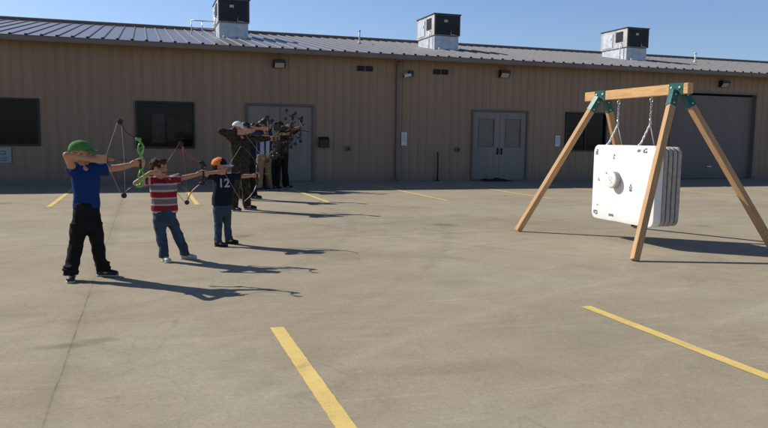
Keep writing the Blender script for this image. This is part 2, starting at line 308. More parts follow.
# ---------------------------------------------------------------- mesh helpers
class MB:
    def __init__(s): s.v = []; s.f = []; s.m = []; s.cur = 0
    def add(s, vs, fs):
        o = len(s.v); s.v += [Vector(p) for p in vs]; s.f += [tuple(i+o for i in f) for f in fs]; s.m += [s.cur]*len(fs)
    def box(s, c, d, R=None):
        c = Vector(c); R = R or Matrix.Identity(3)
        vs = [c + R @ Vector((x*d[0]/2, y*d[1]/2, z*d[2]/2)) for x in (-1, 1) for y in (-1, 1) for z in (-1, 1)]
        s.add(vs, [(0, 1, 3, 2), (4, 6, 7, 5), (0, 4, 5, 1), (2, 3, 7, 6), (0, 2, 6, 4), (1, 5, 7, 3)])
    def loft(s, rings, seg=16, cap=True):
        # ring = (centre, a, b, U, V)
        vs = []; n = len(rings)
        for c, a, b, U, V in rings:
            c = Vector(c)
            for k in range(seg):
                t = 2*pi*k/seg; vs.append(c + U*(a*cos(t)) + V*(b*sin(t)))
        fs = []
        for i in range(n-1):
            for k in range(seg):
                k2 = (k+1) % seg; fs.append((i*seg+k, i*seg+k2, (i+1)*seg+k2, (i+1)*seg+k))
        if cap: fs.append(tuple(range(seg))[::-1]); fs.append(tuple((n-1)*seg+k for k in range(seg)))
        s.add(vs, fs)
    def tube(s, pts, r, seg=8, cap=True):
        pts = [Vector(p) for p in pts]; rs = r if hasattr(r, '__len__') else [r]*len(pts)
        rings = []; up = None
        for i, p in enumerate(pts):
            a = pts[max(i-1, 0)]; b = pts[min(i+1, len(pts)-1)]; t = (b-a).normalized()
            if up is None:
                up = Vector((0, 0, 1)) if abs(t.z) < 0.9 else Vector((0, 1, 0))
            U = t.cross(up).normalized(); V = U.cross(t).normalized(); up = V
            rings.append((p, rs[i], rs[i], U, V))
        s.loft(rings, seg, cap)
    def ring_z(s, lst, seg=20):   # horizontal rings (centre, ax, ay)
        s.loft([(c, a, b, Vector((1, 0, 0)), Vector((0, 1, 0))) for c, a, b in lst], seg)
    def cap(s, p0, p1, r0, r1, seg=12):     # round-ended tapered limb
        p0 = Vector(p0); p1 = Vector(p1); t = (p1-p0); 
        if t.length < 1e-6: s.ell(p0, (r0, r0, r0)); return
        t.normalize(); up = Vector((0, 0, 1)) if abs(t.z) < 0.9 else Vector((0, 1, 0))
        U = t.cross(up).normalized(); V = U.cross(t).normalized(); rings = []
        for k in range(5):
            a = pi/2*(1-k/4); q = max(cos(a), 0.02); rings.append((p0 - t*(r0*sin(a)), r0*q, r0*q, U, V))
        for k in range(5):
            a = pi/2*k/4; q = max(cos(a), 0.02); rings.append((p1 + t*(r1*sin(a)), r1*q, r1*q, U, V))
        s.loft(rings, seg)
    def ell(s, c, r, R=None, seg=16, rg=10):
        c = Vector(c); R = R or Matrix.Identity(3); rings = []
        for k in range(rg+1):
            a = -pi/2 + pi*k/rg; q = max(cos(a), 0.02)
            rings.append((c + R @ Vector((0, 0, r[2]*sin(a))), r[0]*q, r[1]*q, R @ Vector((1, 0, 0)), R @ Vector((0, 1, 0))))
        s.loft(rings, seg)
    def mesh(s, name):
        me = bpy.data.meshes.new(name); me.from_pydata([tuple(v) for v in s.v], [], s.f)
        bm = bmesh.new(); bm.from_mesh(me); bmesh.ops.recalc_face_normals(bm, faces=bm.faces); bm.to_mesh(me); bm.free()
        if any(s.m):
            for p, i in zip(me.polygons, s.m): p.material_index = i
        return me
    def build(s, name, mat, parent=None, smooth=False, bevel=0, loc=None):
        me = s.mesh(name)
        for mm in (mat if isinstance(mat, (list, tuple)) else [mat]): me.materials.append(mm)
        if smooth: me.shade_smooth()
        o = bpy.data.objects.new(name, me); col.objects.link(o)
        if parent: o.parent = parent
        if loc: o.location = loc
        if bevel:
            b = o.modifiers.new('edge', 'BEVEL'); b.width = bevel; b.segments = 2; b.limit_method = 'ANGLE'; b.angle_limit = radians(40)
        if smooth == 'auto': pass
        return o

def box(name, c, d, mat, parent=None, bevel=0, R=None):
    m = MB(); m.box(c, d, R); return m.build(name, mat, parent, False, bevel)

def tag(o, label=None, cat=None, group=None, kind=None):
    if label: o['label'] = label
    if cat: o['category'] = cat
    if group: o['group'] = group
    if kind: o['kind'] = kind
    return o

def thing(name, loc, label, cat, group=None, rz=0):
    o = bpy.data.objects.new(name, None); col.objects.link(o); o.location = loc; o.rotation_euler = (0, 0, rz)
    o.empty_display_size = 0.1
    return tag(o, label, cat, group)

def remesh(name, mb, vox, mat, parent, sm=3, disp=0.0, dscale=6.0, cfn=None, seed=0, zs=1.0):
    me = mb.mesh(name); t = bpy.data.objects.new('tmp', me); col.objects.link(t)
    r = t.modifiers.new('r', 'REMESH'); r.mode = 'VOXEL'; r.voxel_size = vox
    if sm: q = t.modifiers.new('s', 'SMOOTH'); q.iterations = sm; q.factor = 0.5
    dg = bpy.context.evaluated_depsgraph_get(); dg.update()
    out = bpy.data.meshes.new_from_object(t.evaluated_get(dg)); bpy.data.objects.remove(t); bpy.data.meshes.remove(me)
    out.name = name
    if disp:
        nv = [v.normal.copy() for v in out.vertices]
        for v, n in zip(out.vertices, nv):
            p = Vector((v.co.x, v.co.y, v.co.z*zs))*dscale + Vector((seed*3.7, seed*1.3, 0))
            k = noise.noise(p) + 0.5*noise.noise(p*2.1)
            v.co += n*(disp*k)
    out.materials.clear()
    for mm in (mat if isinstance(mat, (list, tuple)) else [mat]): out.materials.append(mm)
    out.shade_smooth()
    if cfn:
        a = out.color_attributes.new('Col', 'FLOAT_COLOR', 'POINT')
        for i, v in enumerate(out.vertices): a.data[i].color = (*cfn(v.co), 1)
    o = bpy.data.objects.new(name, out); col.objects.link(o); o.parent = parent
    return o

# ---------------------------------------------------------------- setting
g = MB(); S = 500
g.add([(-S, -S, 0), (S, -S, 0), (S, S, 0), (-S, S, 0)], [(0, 1, 2, 3)])
tag(g.build('ground', M['concrete']), 'weathered tan concrete parking lot with cracks and stains', kind='structure')

def stripe(x, y0, y1, w, i, label):
    m = MB(); n = 160; vs = []; rnd = random.Random(i)
    for k in range(n+1):
        y = y0 + (y1-y0)*k/n
        vs += [(x-w/2+rnd.uniform(-1, 1)*.0022, y, 0), (x+w/2+rnd.uniform(-1, 1)*.0022, y, 0)]
    m.add(vs, [(2*k, 2*k+1, 2*k+3, 2*k+2) for k in range(n)])
    o = m.build('parking_stripe', M['paint'], loc=(0, 0, 0.004))
    tag(o, label, kind='structure', group='yellow parking stripes')
stripe(0.935, -3, 5.38, 0.105, 1, 'wide yellow stripe running toward the camera at bottom centre')
stripe(3.67, -3, 5.36, 0.10, 2, 'yellow stripe running off the right side of the photo')
for i, x in enumerate((-4.75, -1.85, 1.05, 3.95, 6.85, 9.75, 12.65, 15.55, 18.45)):
    stripe(x, 15.8, 21.6, 0.10, 5+i, 'faded yellow stripe of the far row of stalls by the building')

# ---------------------------------------------------------------- building
WY = 23.7; X0, X1 = -16.0, 52.0; EZ = 4.25; EY = 23.15; SL = 0.177; RY = 33.6
bld = thing('metal_building', (0, WY, 0), 'long low tan ribbed metal building with grey metal roof behind the parking lot', 'building')
L_ = lambda y: y - WY
openings = [(-6.6, -2.98, 1.17, 2.45), (-0.20, 1.48, 1.13, 2.47), (15.05, 16.76, 1.15, 2.49),
            (3.18, 5.32, 0.0, 2.48), (11.2, 13.36, 0.0, 2.48), (19.8, 23.98, 0.0, 3.44), (28.5, 32.7, 0, 3.44)]
def wall_mesh():
    pitch = 0.3048; rw = 0.03; rd = 0.02
    xs = []
    x = X0
    while x < X1:
        xs += [(x, 0.0), (x+0.10, 0.0), (x+0.118, -rd), (x+0.118+rw, -rd), (x+0.136+rw, 0.0)]
        # two faint stiffeners between the main ribs
        xs += [(x+0.215, 0.0), (x+0.222, -0.005), (x+0.236, -0.005), (x+0.243, 0.0)]
        x += pitch
    for o in openings:
        for e in o[:2]:
            for i in range(len(xs)-1):
                if xs[i][0] < e < xs[i+1][0]:
                    t = (e-xs[i][0])/(xs[i+1][0]-xs[i][0]); xs.insert(i+1, (e, xs[i][1]+t*(xs[i+1][1]-xs[i][1]))); break
    m = MB(); vs = []; fs = []
    for i in range(len(xs)-1):
        a, b = xs[i], xs[i+1]; c = (a[0]+b[0])/2
        if b[0]-a[0] < 1e-5: continue
        iv = [(0.0, EZ)]
        for o in openings:
            if o[0] < c < o[1]:
                iv = ([(0.0, o[2])] if o[2] > 0 else []) + [(o[3], EZ)]
        for z0, z1 in iv:
            k = len(vs); vs += [(a[0], a[1], z0), (b[0], b[1], z0), (b[0], b[1], z1), (a[0], a[1], z1)]; fs.append((k, k+1, k+2, k+3))
    m.add(vs, fs); return m
wall_mesh().build('wall', M['wall'], bld)
m = MB(); m.box((X0+.05, 9.9+.1, EZ/2), (0.1, 19.6, EZ-.02)); m.box((X1-.05, 10, EZ/2), (0.1, 19.6, EZ-.02)); m.box(((X0+X1)/2, 19.9, EZ/2), (X1-X0-.3, .1, EZ-.02))
m.build('end_wall', M['wall'], bld)
# sill flashing / base angle
segs = [(X0, 3.1), (5.4, 11.12), (13.44, 19.7), (24.08, 28.4), (32.8, X1)]
for a, b in segs: box('base_trim', ((a+b)/2, -0.047, 0.045), (b-a, 0.02, 0.09), M['trim'], bld)
# roof with standing ribs
def roof_mesh():
    m = MB(); pitch = 0.41; vs = []; pr = []
    x = X0-0.3
    while x < X1+0.3:
        pr += [(x, 0), (x+0.012, 0.03), (x+0.045, 0.03), (x+0.057, 0)]; x += pitch
    d = L_(EY); ry = L_(RY)
    for yy, zz in ((d, EZ+0.03), (ry, EZ+0.03+SL*(RY-EY)), (2*ry-d, EZ+0.03)):
        vs += [(p[0], yy, zz+p[1]) for p in pr]
    n = len(pr); fs = []
    for r in range(2):
        for i in range(n-1): fs.append((r*n+i, r*n+i+1, (r+1)*n+i+1, (r+1)*n+i))
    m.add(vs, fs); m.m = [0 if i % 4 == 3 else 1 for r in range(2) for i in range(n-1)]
    # dark closures at the rib ends along the eave
    m.cur = 2; x = X0-0.3
    while x < X1+0.3:
        m.box((x+0.028, d-.012, EZ+.045), (0.085, .02, .055)); x += pitch
    return m
rf = roof_mesh().build('roof', [M['roof'], M['seam'], M['black']], bld)
m = MB(); ridge_z = EZ+0.03+SL*(RY-EY)
m.tube([(X0-.3, L_(RY)-.02, ridge_z+.05), (X1+.3, L_(RY)-.02, ridge_z+.05)], 0.09, 8)
m.build('ridge_cap', M['trim'], rf)
def roofz(y): return EZ+0.03+SL*(y-EY)
for (x, y, hh, r) in ((8.66, 29.6, 0.50, 0.045), (23.0, 30.4, 0.42, 0.06), (25.9, 29.5, 0.42, 0.05)):
    m = MB(); z = roofz(y); m.tube([(x, L_(y), z-.05), (x, L_(y), z+hh)], r*0.8, 10); m.tube([(x, L_(y), z), (x, L_(y), z+.1)], [r*2.2, r], 10); m.tube([(x, L_(y), z+hh), (x, L_(y), z+hh+.06)], r*1.25, 10)
    m.build('vent_pipe', M['white'], rf, True)
# gutter and fascia
m = MB()
gp = [(-0.02, -0.02), (-0.02, -0.17), (-0.13, -0.17), (-0.15, -0.12), (-0.15, -0.05), (-0.165, -0.02)]
vs = []
for x in (X0-.3, X1+.3): vs += [(x, L_(EY)+0.06+a, EZ+0.03+b) for a, b in gp]
k = len(gp); m.add(vs, [(i, i+1, k+i+1, k+i) for i in range(k-1)])
m.build('gutter', M['trim'], bld)
m = MB(); m.box(((X0+X1)/2, (L_(EY)+.045-.04)/2, EZ-.012), (X1-X0+.6, .28, .02)); m.build('soffit', M['trim'], bld)
# downspout
m = MB(); dx = 8.30
m.box((dx, -0.10, 2.06), (0.10, 0.075, 3.76)); m.box((dx, -0.17, 4.0), (0.10, .075, .2), Matrix.Rotation(radians(35), 3, 'X')); m.box((dx, -.16, .12), (.10, .075, .2), Matrix.Rotation(radians(-40), 3, 'X'))
ds = m.build('downspout', M['trim'], bld, False, 0.01)
for z in (0.9, 2.2, 3.5):
    box('strap', (dx, -0.10, z), (0.14, 0.085, 0.03), M['trim'], ds)

def frame_mb(x0, x1, z0, z1, w, y0, y1, bottom=True):
    m = MB(); yc = (y0+y1)/2; d = abs(y1-y0)
    m.box((x0-w/2+.01, yc, (z0+z1)/2), (w, d, z1-z0-.002)); m.box((x1+w/2-.01, yc, (z0+z1)/2), (w, d, z1-z0-.002))
    m.box(((x0+x1)/2, yc, z1+w/2), (x1-x0+2*w-.02, d, w))
    if bottom: m.box(((x0+x1)/2, yc, z0-w/2), (x1-x0+2*w-.02, d, w))
    return m
def window(x0, x1, z0, z1, mull=(), reflections=()):
    f = frame_mb(x0, x1, z0, z1, 0.06, -0.06, 0.10).build('window', M['winframe'], bld, False, 0.004)
    for mx in mull: box('mullion', (mx, 0.03, (z0+z1)/2), (0.05, 0.05, z1-z0-.01), M['winframe'], f)
    m = MB(); m.box(((x0+x1)/2, 0.045, (z0+z1)/2), (x1-x0-.022, 0.008, z1-z0-.002)); m.build('pane', M['glass'], f)
    r = MB(); cx = (x0+x1)/2; w = x1-x0
    r.box((cx, 1.6, (z0+z1)/2), (w+2.6, .02, 2.4)); r.box((cx, .85, z0-.5), (w+2.6, 1.5, .02)); r.box((cx, .85, z1+.6), (w+2.6, 1.5, .02))
    r.box((cx-w/2-1.3, .85, (z0+z1)/2), (.02, 1.5, 2.4)); r.box((cx+w/2+1.3, .85, (z0+z1)/2), (.02, 1.5, 2.4))
    r.build('room_lining', M['interior'], f)
    for (a, b, c, d, y) in reflections: box('reflection_panel', ((a+b)/2, y, (c+d)/2), (b-a, .03, d-c), M['reflshape'], f)  # pale panels behind the glass stand in for reflections on it
window(-6.6, -2.98, 1.17, 2.45, (-4.8,))
window(-0.20, 1.48, 1.13, 2.47, (), ((0.25, 0.62, 1.25, 2.15, .5), (0.72, 0.98, 1.3, 2.05, .9), (1.02, 1.5, 1.35, 1.95, 1.2)))
window(15.05, 16.76, 1.15, 2.49, (15.9,))

def door_leaf(x0, x1, z1, hinge, glass=None, handle=True):
    box_ = MB(); t = .05
    zc0 = 0.012
    if glass:
        a, b, c, d = glass
        box_.box(((x0+a)/2, .02, (z1+zc0)/2), (a-x0, t, z1-zc0)); box_.box(((b+x1)/2, .02, (z1+zc0)/2), (x1-b, t, z1-zc0))
        box_.box(((a+b)/2, .02, (c+zc0)/2), (b-a-.002, t-.002, c-zc0)); box_.box(((a+b)/2, .02, (d+z1)/2), (b-a-.002, t-.002, z1-d))
    else: box_.box(((x0+x1)/2, .02, (z1+zc0)/2), (x1-x0, t, z1-zc0))
    return box_
# single wide grey door behind the archers (pair of leaves without glass)
f = frame_mb(3.18, 5.32, 0, 2.48, 0.07, -0.055, 0.06, False).build('door_frame', M['doorframe'], bld, False, 0.004)
for a, b in ((3.175, 4.245), (4.255, 5.325)):
    d = door_leaf(a, b, 2.476, 0).build('door', M['door'], bld, False, 0.004)
    hx = b-.07 if a < 4 else a+.07
    m = MB(); m.tube([(hx, -.03, 1.02), (hx, -.07, 1.02), (hx+(-.1 if a < 4 else .1), -.075, 1.02)], .012, 8); m.box((hx, -.01, 1.02), (.04, .02, .16)); m.build('handle', M['steel'], d, True)
# glazed double door
frame_mb(11.2, 13.36, 0, 2.48, 0.07, -0.055, 0.06, False).build('door_frame', M['doorframe'], bld, False, 0.004)
for a, b, ga, gb in ((11.195, 12.275, 11.42, 12.05), (12.285, 13.365, 12.50, 13.13)):
    d = door_leaf(a, b, 2.476, 0, (ga, gb, 1.22, 2.22)).build('door', M['door'], bld, False, 0.004)
    box('pane', ((ga+gb)/2, .02, 1.72), (gb-ga-.004, .012, .996), M['doorglass'], d)
    m = frame_mb(ga+.01, gb-.01, 1.23, 2.21, .025, -.014, 0.0); m.build('glazing_bead', M['doorframe'], d)
    hx = 12.20 if a < 12 else 12.36
    m = MB(); m.tube([(hx, -.02, 1.14), (hx, -.07, 1.14), (hx, -.07, 0.98), (hx, -.02, .98)], .012, 8); m.box((hx, -.012, 1.06), (.05, .02, .24)); m.build('handle', M['black'], d, True)
# roll-up doors
for a, b in ((19.8, 23.98), (28.5, 32.7)):
    frame_mb(a, b, 0, 3.44, 0.07, -0.055, 0.20, False).build('door_frame', M['trim'], bld, False, 0.004)
    m = MB(); z = 0.01; vs = []; pr = []
    while z < 3.44:
        pr += [(z, .14), (z+.004, .144), (z+.018, .144), (z+.022, .14), (z+.13, .14), (z+.138, .138), (z+.15, .138), (z+.158, .14)]; z += .29
    pr = [(min(q, 3.438), y) for q, y in pr]
    vs = [(a+.01, y, q) for q, y in pr] + [(b-.01, y, q) for q, y in pr]; k = len(pr)
    m.add(vs, [(i, i+1, k+i+1, k+i) for i in range(k-1)]); d = m.build('roll_up_door', M['rollup'], bld)
    box('handle', ((a+b)/2, .11, .5), (.22, .03, .03), M['steel'], d)

# louvre vents high on the wall (pairs)
for x in (6.98, 7.28, 9.75, 10.05):
    m = MB(); m.box((x, -.045, 3.81), (.24, .035, .17))
    for q in range(4): m.box((x, -.07, 3.75+q*.04), (.22, .02, .012), Matrix.Rotation(radians(30), 3, 'X'))
    v = m.build('wall_vent', M['black'], bld)

# ---------------------------------------------------------------- wall mounted things
def wall_pack(x, label):
    t = thing('wall_lamp', (x, WY-.035, 3.83), label, 'lamp', 'wall lamps under the eave')
    m = MB(); w, h_, d = .19, .13, .22
    m.add([(-w, 0, -h_), (w, 0, -h_), (w, 0, h_), (-w, 0, h_), (-w, -.08, -h_), (w, -.08, -h_), (w, -d, h_*.25), (-w, -d, h_*.25), (w, -d, h_), (-w, -d, h_)],
          [(0, 1, 2, 3), (0, 4, 5, 1), (4, 7, 6, 5), (7, 9, 8, 6), (3, 2, 8, 9), (0, 3, 9, 7, 4), (1, 5, 6, 8, 2)])
    m.build('housing', M['darkmetal'], t, False, .01)
    m = MB(); n = Vector((0, -h_*1.25, -(d-.08))).normalized()
    c = Vector((0, -.15, -h_*.375)); R = Matrix.Rotation(atan2(-(d-.08), -h_*1.25)+pi/2+pi/2, 3, 'X')
    m.add([(-w*.8, -.095, -h_*.92-.006), (w*.8, -.095, -h_*.92-.006), (w*.8, -d*.97-.004, h_*.13), (-w*.8, -d*.97-.004, h_*.13)], [(0, 1, 2, 3)])
    m.build('lens', M['lens'], t)
wall_pack(4.20, 'dark wall lamp under the eave above the left grey door')
wall_pack(12.33, 'dark wall lamp above the glazed double door')
wall_pack(22.2, 'dark wall lamp above the grey roll-up door')
wall_pack(31.5, 'dark wall lamp far right beyond the roll-up door')

t = thing('security_camera', (8.60, WY-.035, 3.66), 'white security camera on an arm beside the downspout', 'camera')
m = MB(); m.tube([(0, 0, 0), (0, -.05, 0)], .07, 12); m.build('mount', M['white'], t, True)
m = MB(); m.tube([(0, -.04, 0), (0, -.16, .02), (-.02, -.22, -.02)], .022, 8); m.build('arm', M['white'], t, True)
m = MB(); m.tube([(.10, -.22, -.01), (-.16, -.26, -.07)], .052, 12); m.build('housing', M['white'], t, True)
m = MB(); m.tube([(-.155, -.259, -.069), (-.175, -.262, -.074)], .04, 12); m.build('lens', M['black'], t, True)
m = MB(); m.box((.17, -.05, .05), (.16, .09, .18)); m.build('junction_box', M['black'], t, False, .01)

def plate(name, x, z, w, h_, lines, label, cat, mat='white', rows=None):
    t = thing(name, (x, WY-.037, z), label, cat)
    box('panel', (0, 0, 0), (w, .008, h_), M[mat], t, .002)
    m = MB()
    for (a, b, ww, hh) in lines: m.box((a, -.006, b), (ww, .003, hh))
    m.build('lettering', M['ink'], t)
    return t
rnd = random.Random(3)
def scrib(w, rows, z0, dz, h_):
    out = []
    for r in range(rows):
        x = -w/2
        while x < w/2-.03:
            ww = rnd.uniform(.015, .05); out.append((x+ww/2, z0-r*dz, ww, h_)); x += ww+.012
    return out
plate('wall_notice', 8.57, 1.46, .20, .46, scrib(.13, 6, .14, .045, .014), 'small white notice on the wall right of the downspout', 'notice')
plate('wall_notice', 14.68, 1.46, .20, .40, scrib(.13, 5, .12, .05, .014), 'small white notice between the double door and dark window', 'notice')
plate('wall_sign', -3.95, .83, .44, .46, [(-.09, .10, .03, .12), (0, .12, .12, .03), (.06, .07, .03, .10), (-.02, .03, .10, .03), (0, -.08, .30, .025), (0, -.15, .24, .025)], 'pale grey sign on the wall below the far left window', 'sign', 'signgrey')
t = thing('drop_box', (5.70, WY-.035, 1.30), 'dark metal box hung on the wall right of the left grey door', 'box')
m = MB(); m.add([(-.17, 0, -.16), (.17, 0, -.16), (.17, 0, .20), (-.17, 0, .20), (-.17, -.16, -.16), (.17, -.16, -.16), (.17, -.16, .10), (-.17, -.16, .10)], [(0, 1, 2, 3), (4, 7, 6, 5), (0, 4, 5, 1), (3, 2, 6, 7), (0, 3, 7, 4), (1, 5, 6, 2)])
m.build('body', M['darkmetal'], t, False, .008); box('flap', (0, -.168, .02), (.28, .012, .07), M['black'], t, .004)
for x, lb in ((6.55, 'small outlet cover on the wall left of the downspout'), (10.6, 'small outlet cover on the wall left of the double door')):
    t = thing('hose_bib', (x, WY-.035, 1.12), lb, 'outlet', 'outlet covers on the wall')
    m = MB(); m.tube([(0, 0, 0), (0, -.05, 0)], .09, 14); m.build('cover', M['trim'], t, True)
    m = MB(); m.tube([(0, -.05, 0), (0, -.1, 0), (0, -.12, -.05)], .025, 8); m.build('spout', M['darkmetal'], t, True)
m = MB(); m.tube([(0, 0, 0), (0.01, 0, .5), (0, .01, 1.02)], .028, 8); m.tube([(0, 0, 0), (0, 0, .03)], .09, 12)
o = m.build('marker_post', M['black'], None, True, loc=(9.80, WY-.16, 0)); tag(o, 'thin black post standing against the wall left of the double door', 'post')
# crumpled mat by the double door
m = MB(); n = 22; vs = []
for i in range(n):
    for j in range(10):
        x = -.55+1.1*i/(n-1); y = -.28+.56*j/9; e = 1-max(abs(x)/.55, abs(y)/.28)**4
        vs.append((x+.03*noise.noise(Vector((x*5, y*5, 1))), y+.03*noise.noise(Vector((x*5, y*5, 7))), .012+.10*max(0, e)*(0.6+noise.noise(Vector((x*4, y*6, 3))))))
m.add(vs, [(i*10+j, (i+1)*10+j, (i+1)*10+j+1, i*10+j+1) for i in range(n-1) for j in range(9)])
o = m.build('door_mat', M['black'], None, True, loc=(11.95, WY-.45, 0)); tag(o, 'crumpled black mat on the ground at the double door', 'mat')

# ---------------------------------------------------------------- rooftop units
def roof_unit(x, label, guard=False):
    y = 28.2; t = thing('rooftop_unit', (x, y, roofz(y)), label, 'air conditioner', 'rooftop air conditioners')
    w, d = 1.08, 1.85
    m = MB(); zb = -.04; bz = .56; zr = SL*d
    m.add([(0, 0, zb), (w, 0, zb), (w, d, zb+zr), (0, d, zb+zr), (0, 0, bz), (w, 0, bz), (w, d, bz), (0, d, bz)], [(0, 3, 2, 1), (4, 5, 6, 7), (0, 1, 5, 4), (1, 2, 6, 5), (2, 3, 7, 6), (3, 0, 4, 7)])
    m.build('curb', M['galv'], t)
    m = MB(); m.box((w/2, d/2, bz+.44), (w+.10, d+.14, .84)); b = m.build('casing', M['acbody'], t, False, .015)
    m = MB(); m.box((w/2, d/2, bz+.885), (w+.16, d+.20, .045)); m.build('top_panel', M['acfront'], b, False, .01)
    m = MB(); m.box((w/2, -.085, bz+.44), (w+.04, .03, .80))
    for q in range(13): m.box((w/2, -.105, bz+.09+q*.058), (w-.12, .02, .014), Matrix.Rotation(radians(35), 3, 'X'))
    m.build('front_panel', M['acfront'], b)  # front coloured near black as the shade side of the unit
    m = MB(); m.box((w*.42, -.122, bz+.60), (.16, .008, .10)); m.build('badge', M['lens'], b)
    m = MB()
    for q in range(9): m.box((-.062, .25+q*.06, bz+.52), (.02, .03, .46))
    m.build('coil_grille', M['acfront'], b)
    m = MB(); m.box((-.062, 1.35, bz+.40), (.025, .75, .62)); m.box((-.085, 1.1, bz+.5), (.03, .06, .12)); m.build('access_panel', M['galv'], b, False, .005)
    m = MB(); m.tube([(w*.62, -.15, bz+.22), (w*.62, -.15, bz+.06), (w*.85, -.15, bz+.04)], .018, 8); m.build('conduit', M['steel'], b, True); m = MB(); m.tube([(-.12, .3, 0), (-.12, .3, bz+.2), (-.06, .3, bz+.22)], .022, 8); m.build('conduit', M['steel'], b, True)
    for q in (.15, .42, .7):
        m = MB(); m.tube([(q, -.18, -.02), (q, -.18, .06)], [.05, .03], 8); m.build('flashing_boot', M['white'], t, True)
    if guard:
        m = MB()
        for (a, c) in ((-.55, 0), (-.95, .0)): m.tube([(a, 1.0, zb+SL*1.0), (a, 1.0, .72)], .02, 6)
        m.tube([(-.95, 1.0, .72), (-.1, 1.0, .72)], .02, 6); m.tube([(-.95, 1.0, .42), (-.1, 1.0, .42)], .02, 6)
        m.build('guard_rail', M['steel'], t, True)
    return t
roof_unit(2.76, 'rooftop air conditioner at far left with a guard rail beside it', True)
roof_unit(11.48, 'rooftop air conditioner between the other two, above the double door')
roof_unit(20.9, 'rooftop air conditioner at far right, above the swing frame')

# ---------------------------------------------------------------- target frame
BX, BY0, BY1, BZ = 6.80, 7.80, 10.13, 2.165
fr = thing('swing_frame', (BX, (BY0+BY1)/2, 0), 'wooden A-frame swing stand with green corner brackets holding the target', 'frame')
cy = (BY0+BY1)/2
box('beam', (0, 0, BZ), (.089, BY1-BY0, .14), M['woodbeam'], fr, .006)
def leg(top, foot):
    top = Vector(top); foot = Vector(foot); d = (top-foot); ln = d.length; d.normalize()
    Xa = Vector((1, 0, 0)); Xa = (Xa - d*Xa.dot(d)).normalized(); Ya = d.cross(Xa)
    R = Matrix((Xa, Ya, d)).transposed()
    me = MB(); me.box((0, 0, ln/2), (.089, .089, ln))
    # foot cut flat on the ground
    o = me.build('leg', M['woodleg'], fr, False, .006)
    o.matrix_local = Matrix.Translation(foot) @ R.to_4x4()
    s = MB(); s.box((0, 0, ln-.10), (.102, .102, .24)); q = s.build('leg_sleeve', M['green'], o, False, .004)
    for zb in (.05, .18):
        b = MB(); b.tube([(0, -.06, ln-zb), (0, .06, ln-zb)], .014, 8); b.build('bolt', M['steel'], o, True)
for yb, yf, sg in ((8.02, 7.30, -1), (9.72, 10.22, 1)):
    for sx in (-1, 1):
        leg((sx*.075, yb-cy, BZ-.045), ({-1: -1.13, 1: 1.10}[sx], yf-cy, 0.012))
    m = MB(); yy = yb-cy
    for sx in (-1, 1):
        m.add([(sx*.047, yy-.13, BZ+.075), (sx*.047, yy+.13, BZ+.075), (sx*.047, yy+.13, BZ-.075), (sx*.047, yy-.13, BZ-.075),
               (sx*.053, yy-.13, BZ+.075), (sx*.053, yy+.13, BZ+.075), (sx*.053, yy+.13, BZ-.075), (sx*.053, yy-.13, BZ-.075)], [(0, 1, 2, 3), (4, 7, 6, 5), (0, 4, 5, 1), (1, 5, 6, 2), (2, 6, 7, 3), (3, 7, 4, 0)])
    m.box((0, yy, BZ+.077), (.106, .26, .006))
    b = m.build('bracket', M['green'], fr)
    for dy in (-.08, .08):
        m = MB(); m.tube([(-.068, yy+dy, BZ+.01), (.068, yy+dy, BZ+.01)], .014, 8)
        m.tube([(-.056, yy+dy, BZ+.01), (-.06, yy+dy, BZ+.01)], .026, 12)
        m.build('bolt', M['steel'], b, True)

# chains and straps
TX0, TX1, TY0, TY1, TZ0, TZ1 = 6.54, 6.97, 8.07, 9.50, 0.285, 1.405
def link(mb, c, L, W, r, rot, seg=12):
    pts = []
    for k in range(seg):
        t = 2*pi*k/seg; pts.append(Vector((W*cos(t), 0, L*sin(t))))
    R = Matrix.Rotation(rot, 3, 'Z'); pts = [R @ p + Vector(c) for p in pts]; pts.append(pts[0])
    mb.tube(pts, r, 6, False)
for y, lb in ((9.30, 'chain and white straps hanging the far end of the target'), (8.56, 'chain and white straps hanging the near end of the target')):
    t = thing('hanging_chain', (BX, y, 0), lb, 'chain', 'hanging chains of the target')
    m = MB(); m.tube([(0, 0, BZ-.06), (0, 0, BZ-.10)], .012, 8); link(m, (0, 0, BZ-.125), .03, .022, .007, 0); m.build('eye_bolt', M['steel'], t, True)
    m = MB(); z = BZ-.165; k = 0
    while z > 1.77:
        link(m, (0.003*sin(k*2), 0, z), .021, .013, .0046, (k % 2)*pi/2+.4); z -= .032; k += 1
    m.build('chain_links', M['steel'], t, True)
    m = MB(); m.tube([(0, 0, 1.79), (.0, 0, 1.72)], .016, 8); link(m, (0, 0, 1.72), .03, .024, .006, pi/2); m.build('ring', M['steel'], t, True)
    m = MB()
    fx = TX0+.08-BX; p0 = Vector((0, 0, 1.71)); p1 = Vector((fx, -.03, TZ1))
    for ph in (0, pi):
        pts = []
        for q in range(25):
            u = q/24; a = ph+u*14; pts.append(p0.lerp(p1, u)+Vector((cos(a)*.007, sin(a)*.007, 0)))
        m.tube(pts, .009, 6)
    m.tube([(fx, -.03, TZ1+.02), (fx-.03, -.03, TZ1-.01)], .016, 8)
    m.build('front_strap', M['rope'], t, True)
    m = MB(); m.tube([(0, 0, 1.71), (TX1-.06-BX, .03, TZ1)], .007, 6); m.build('rear_strap', M['rope'], t, True)

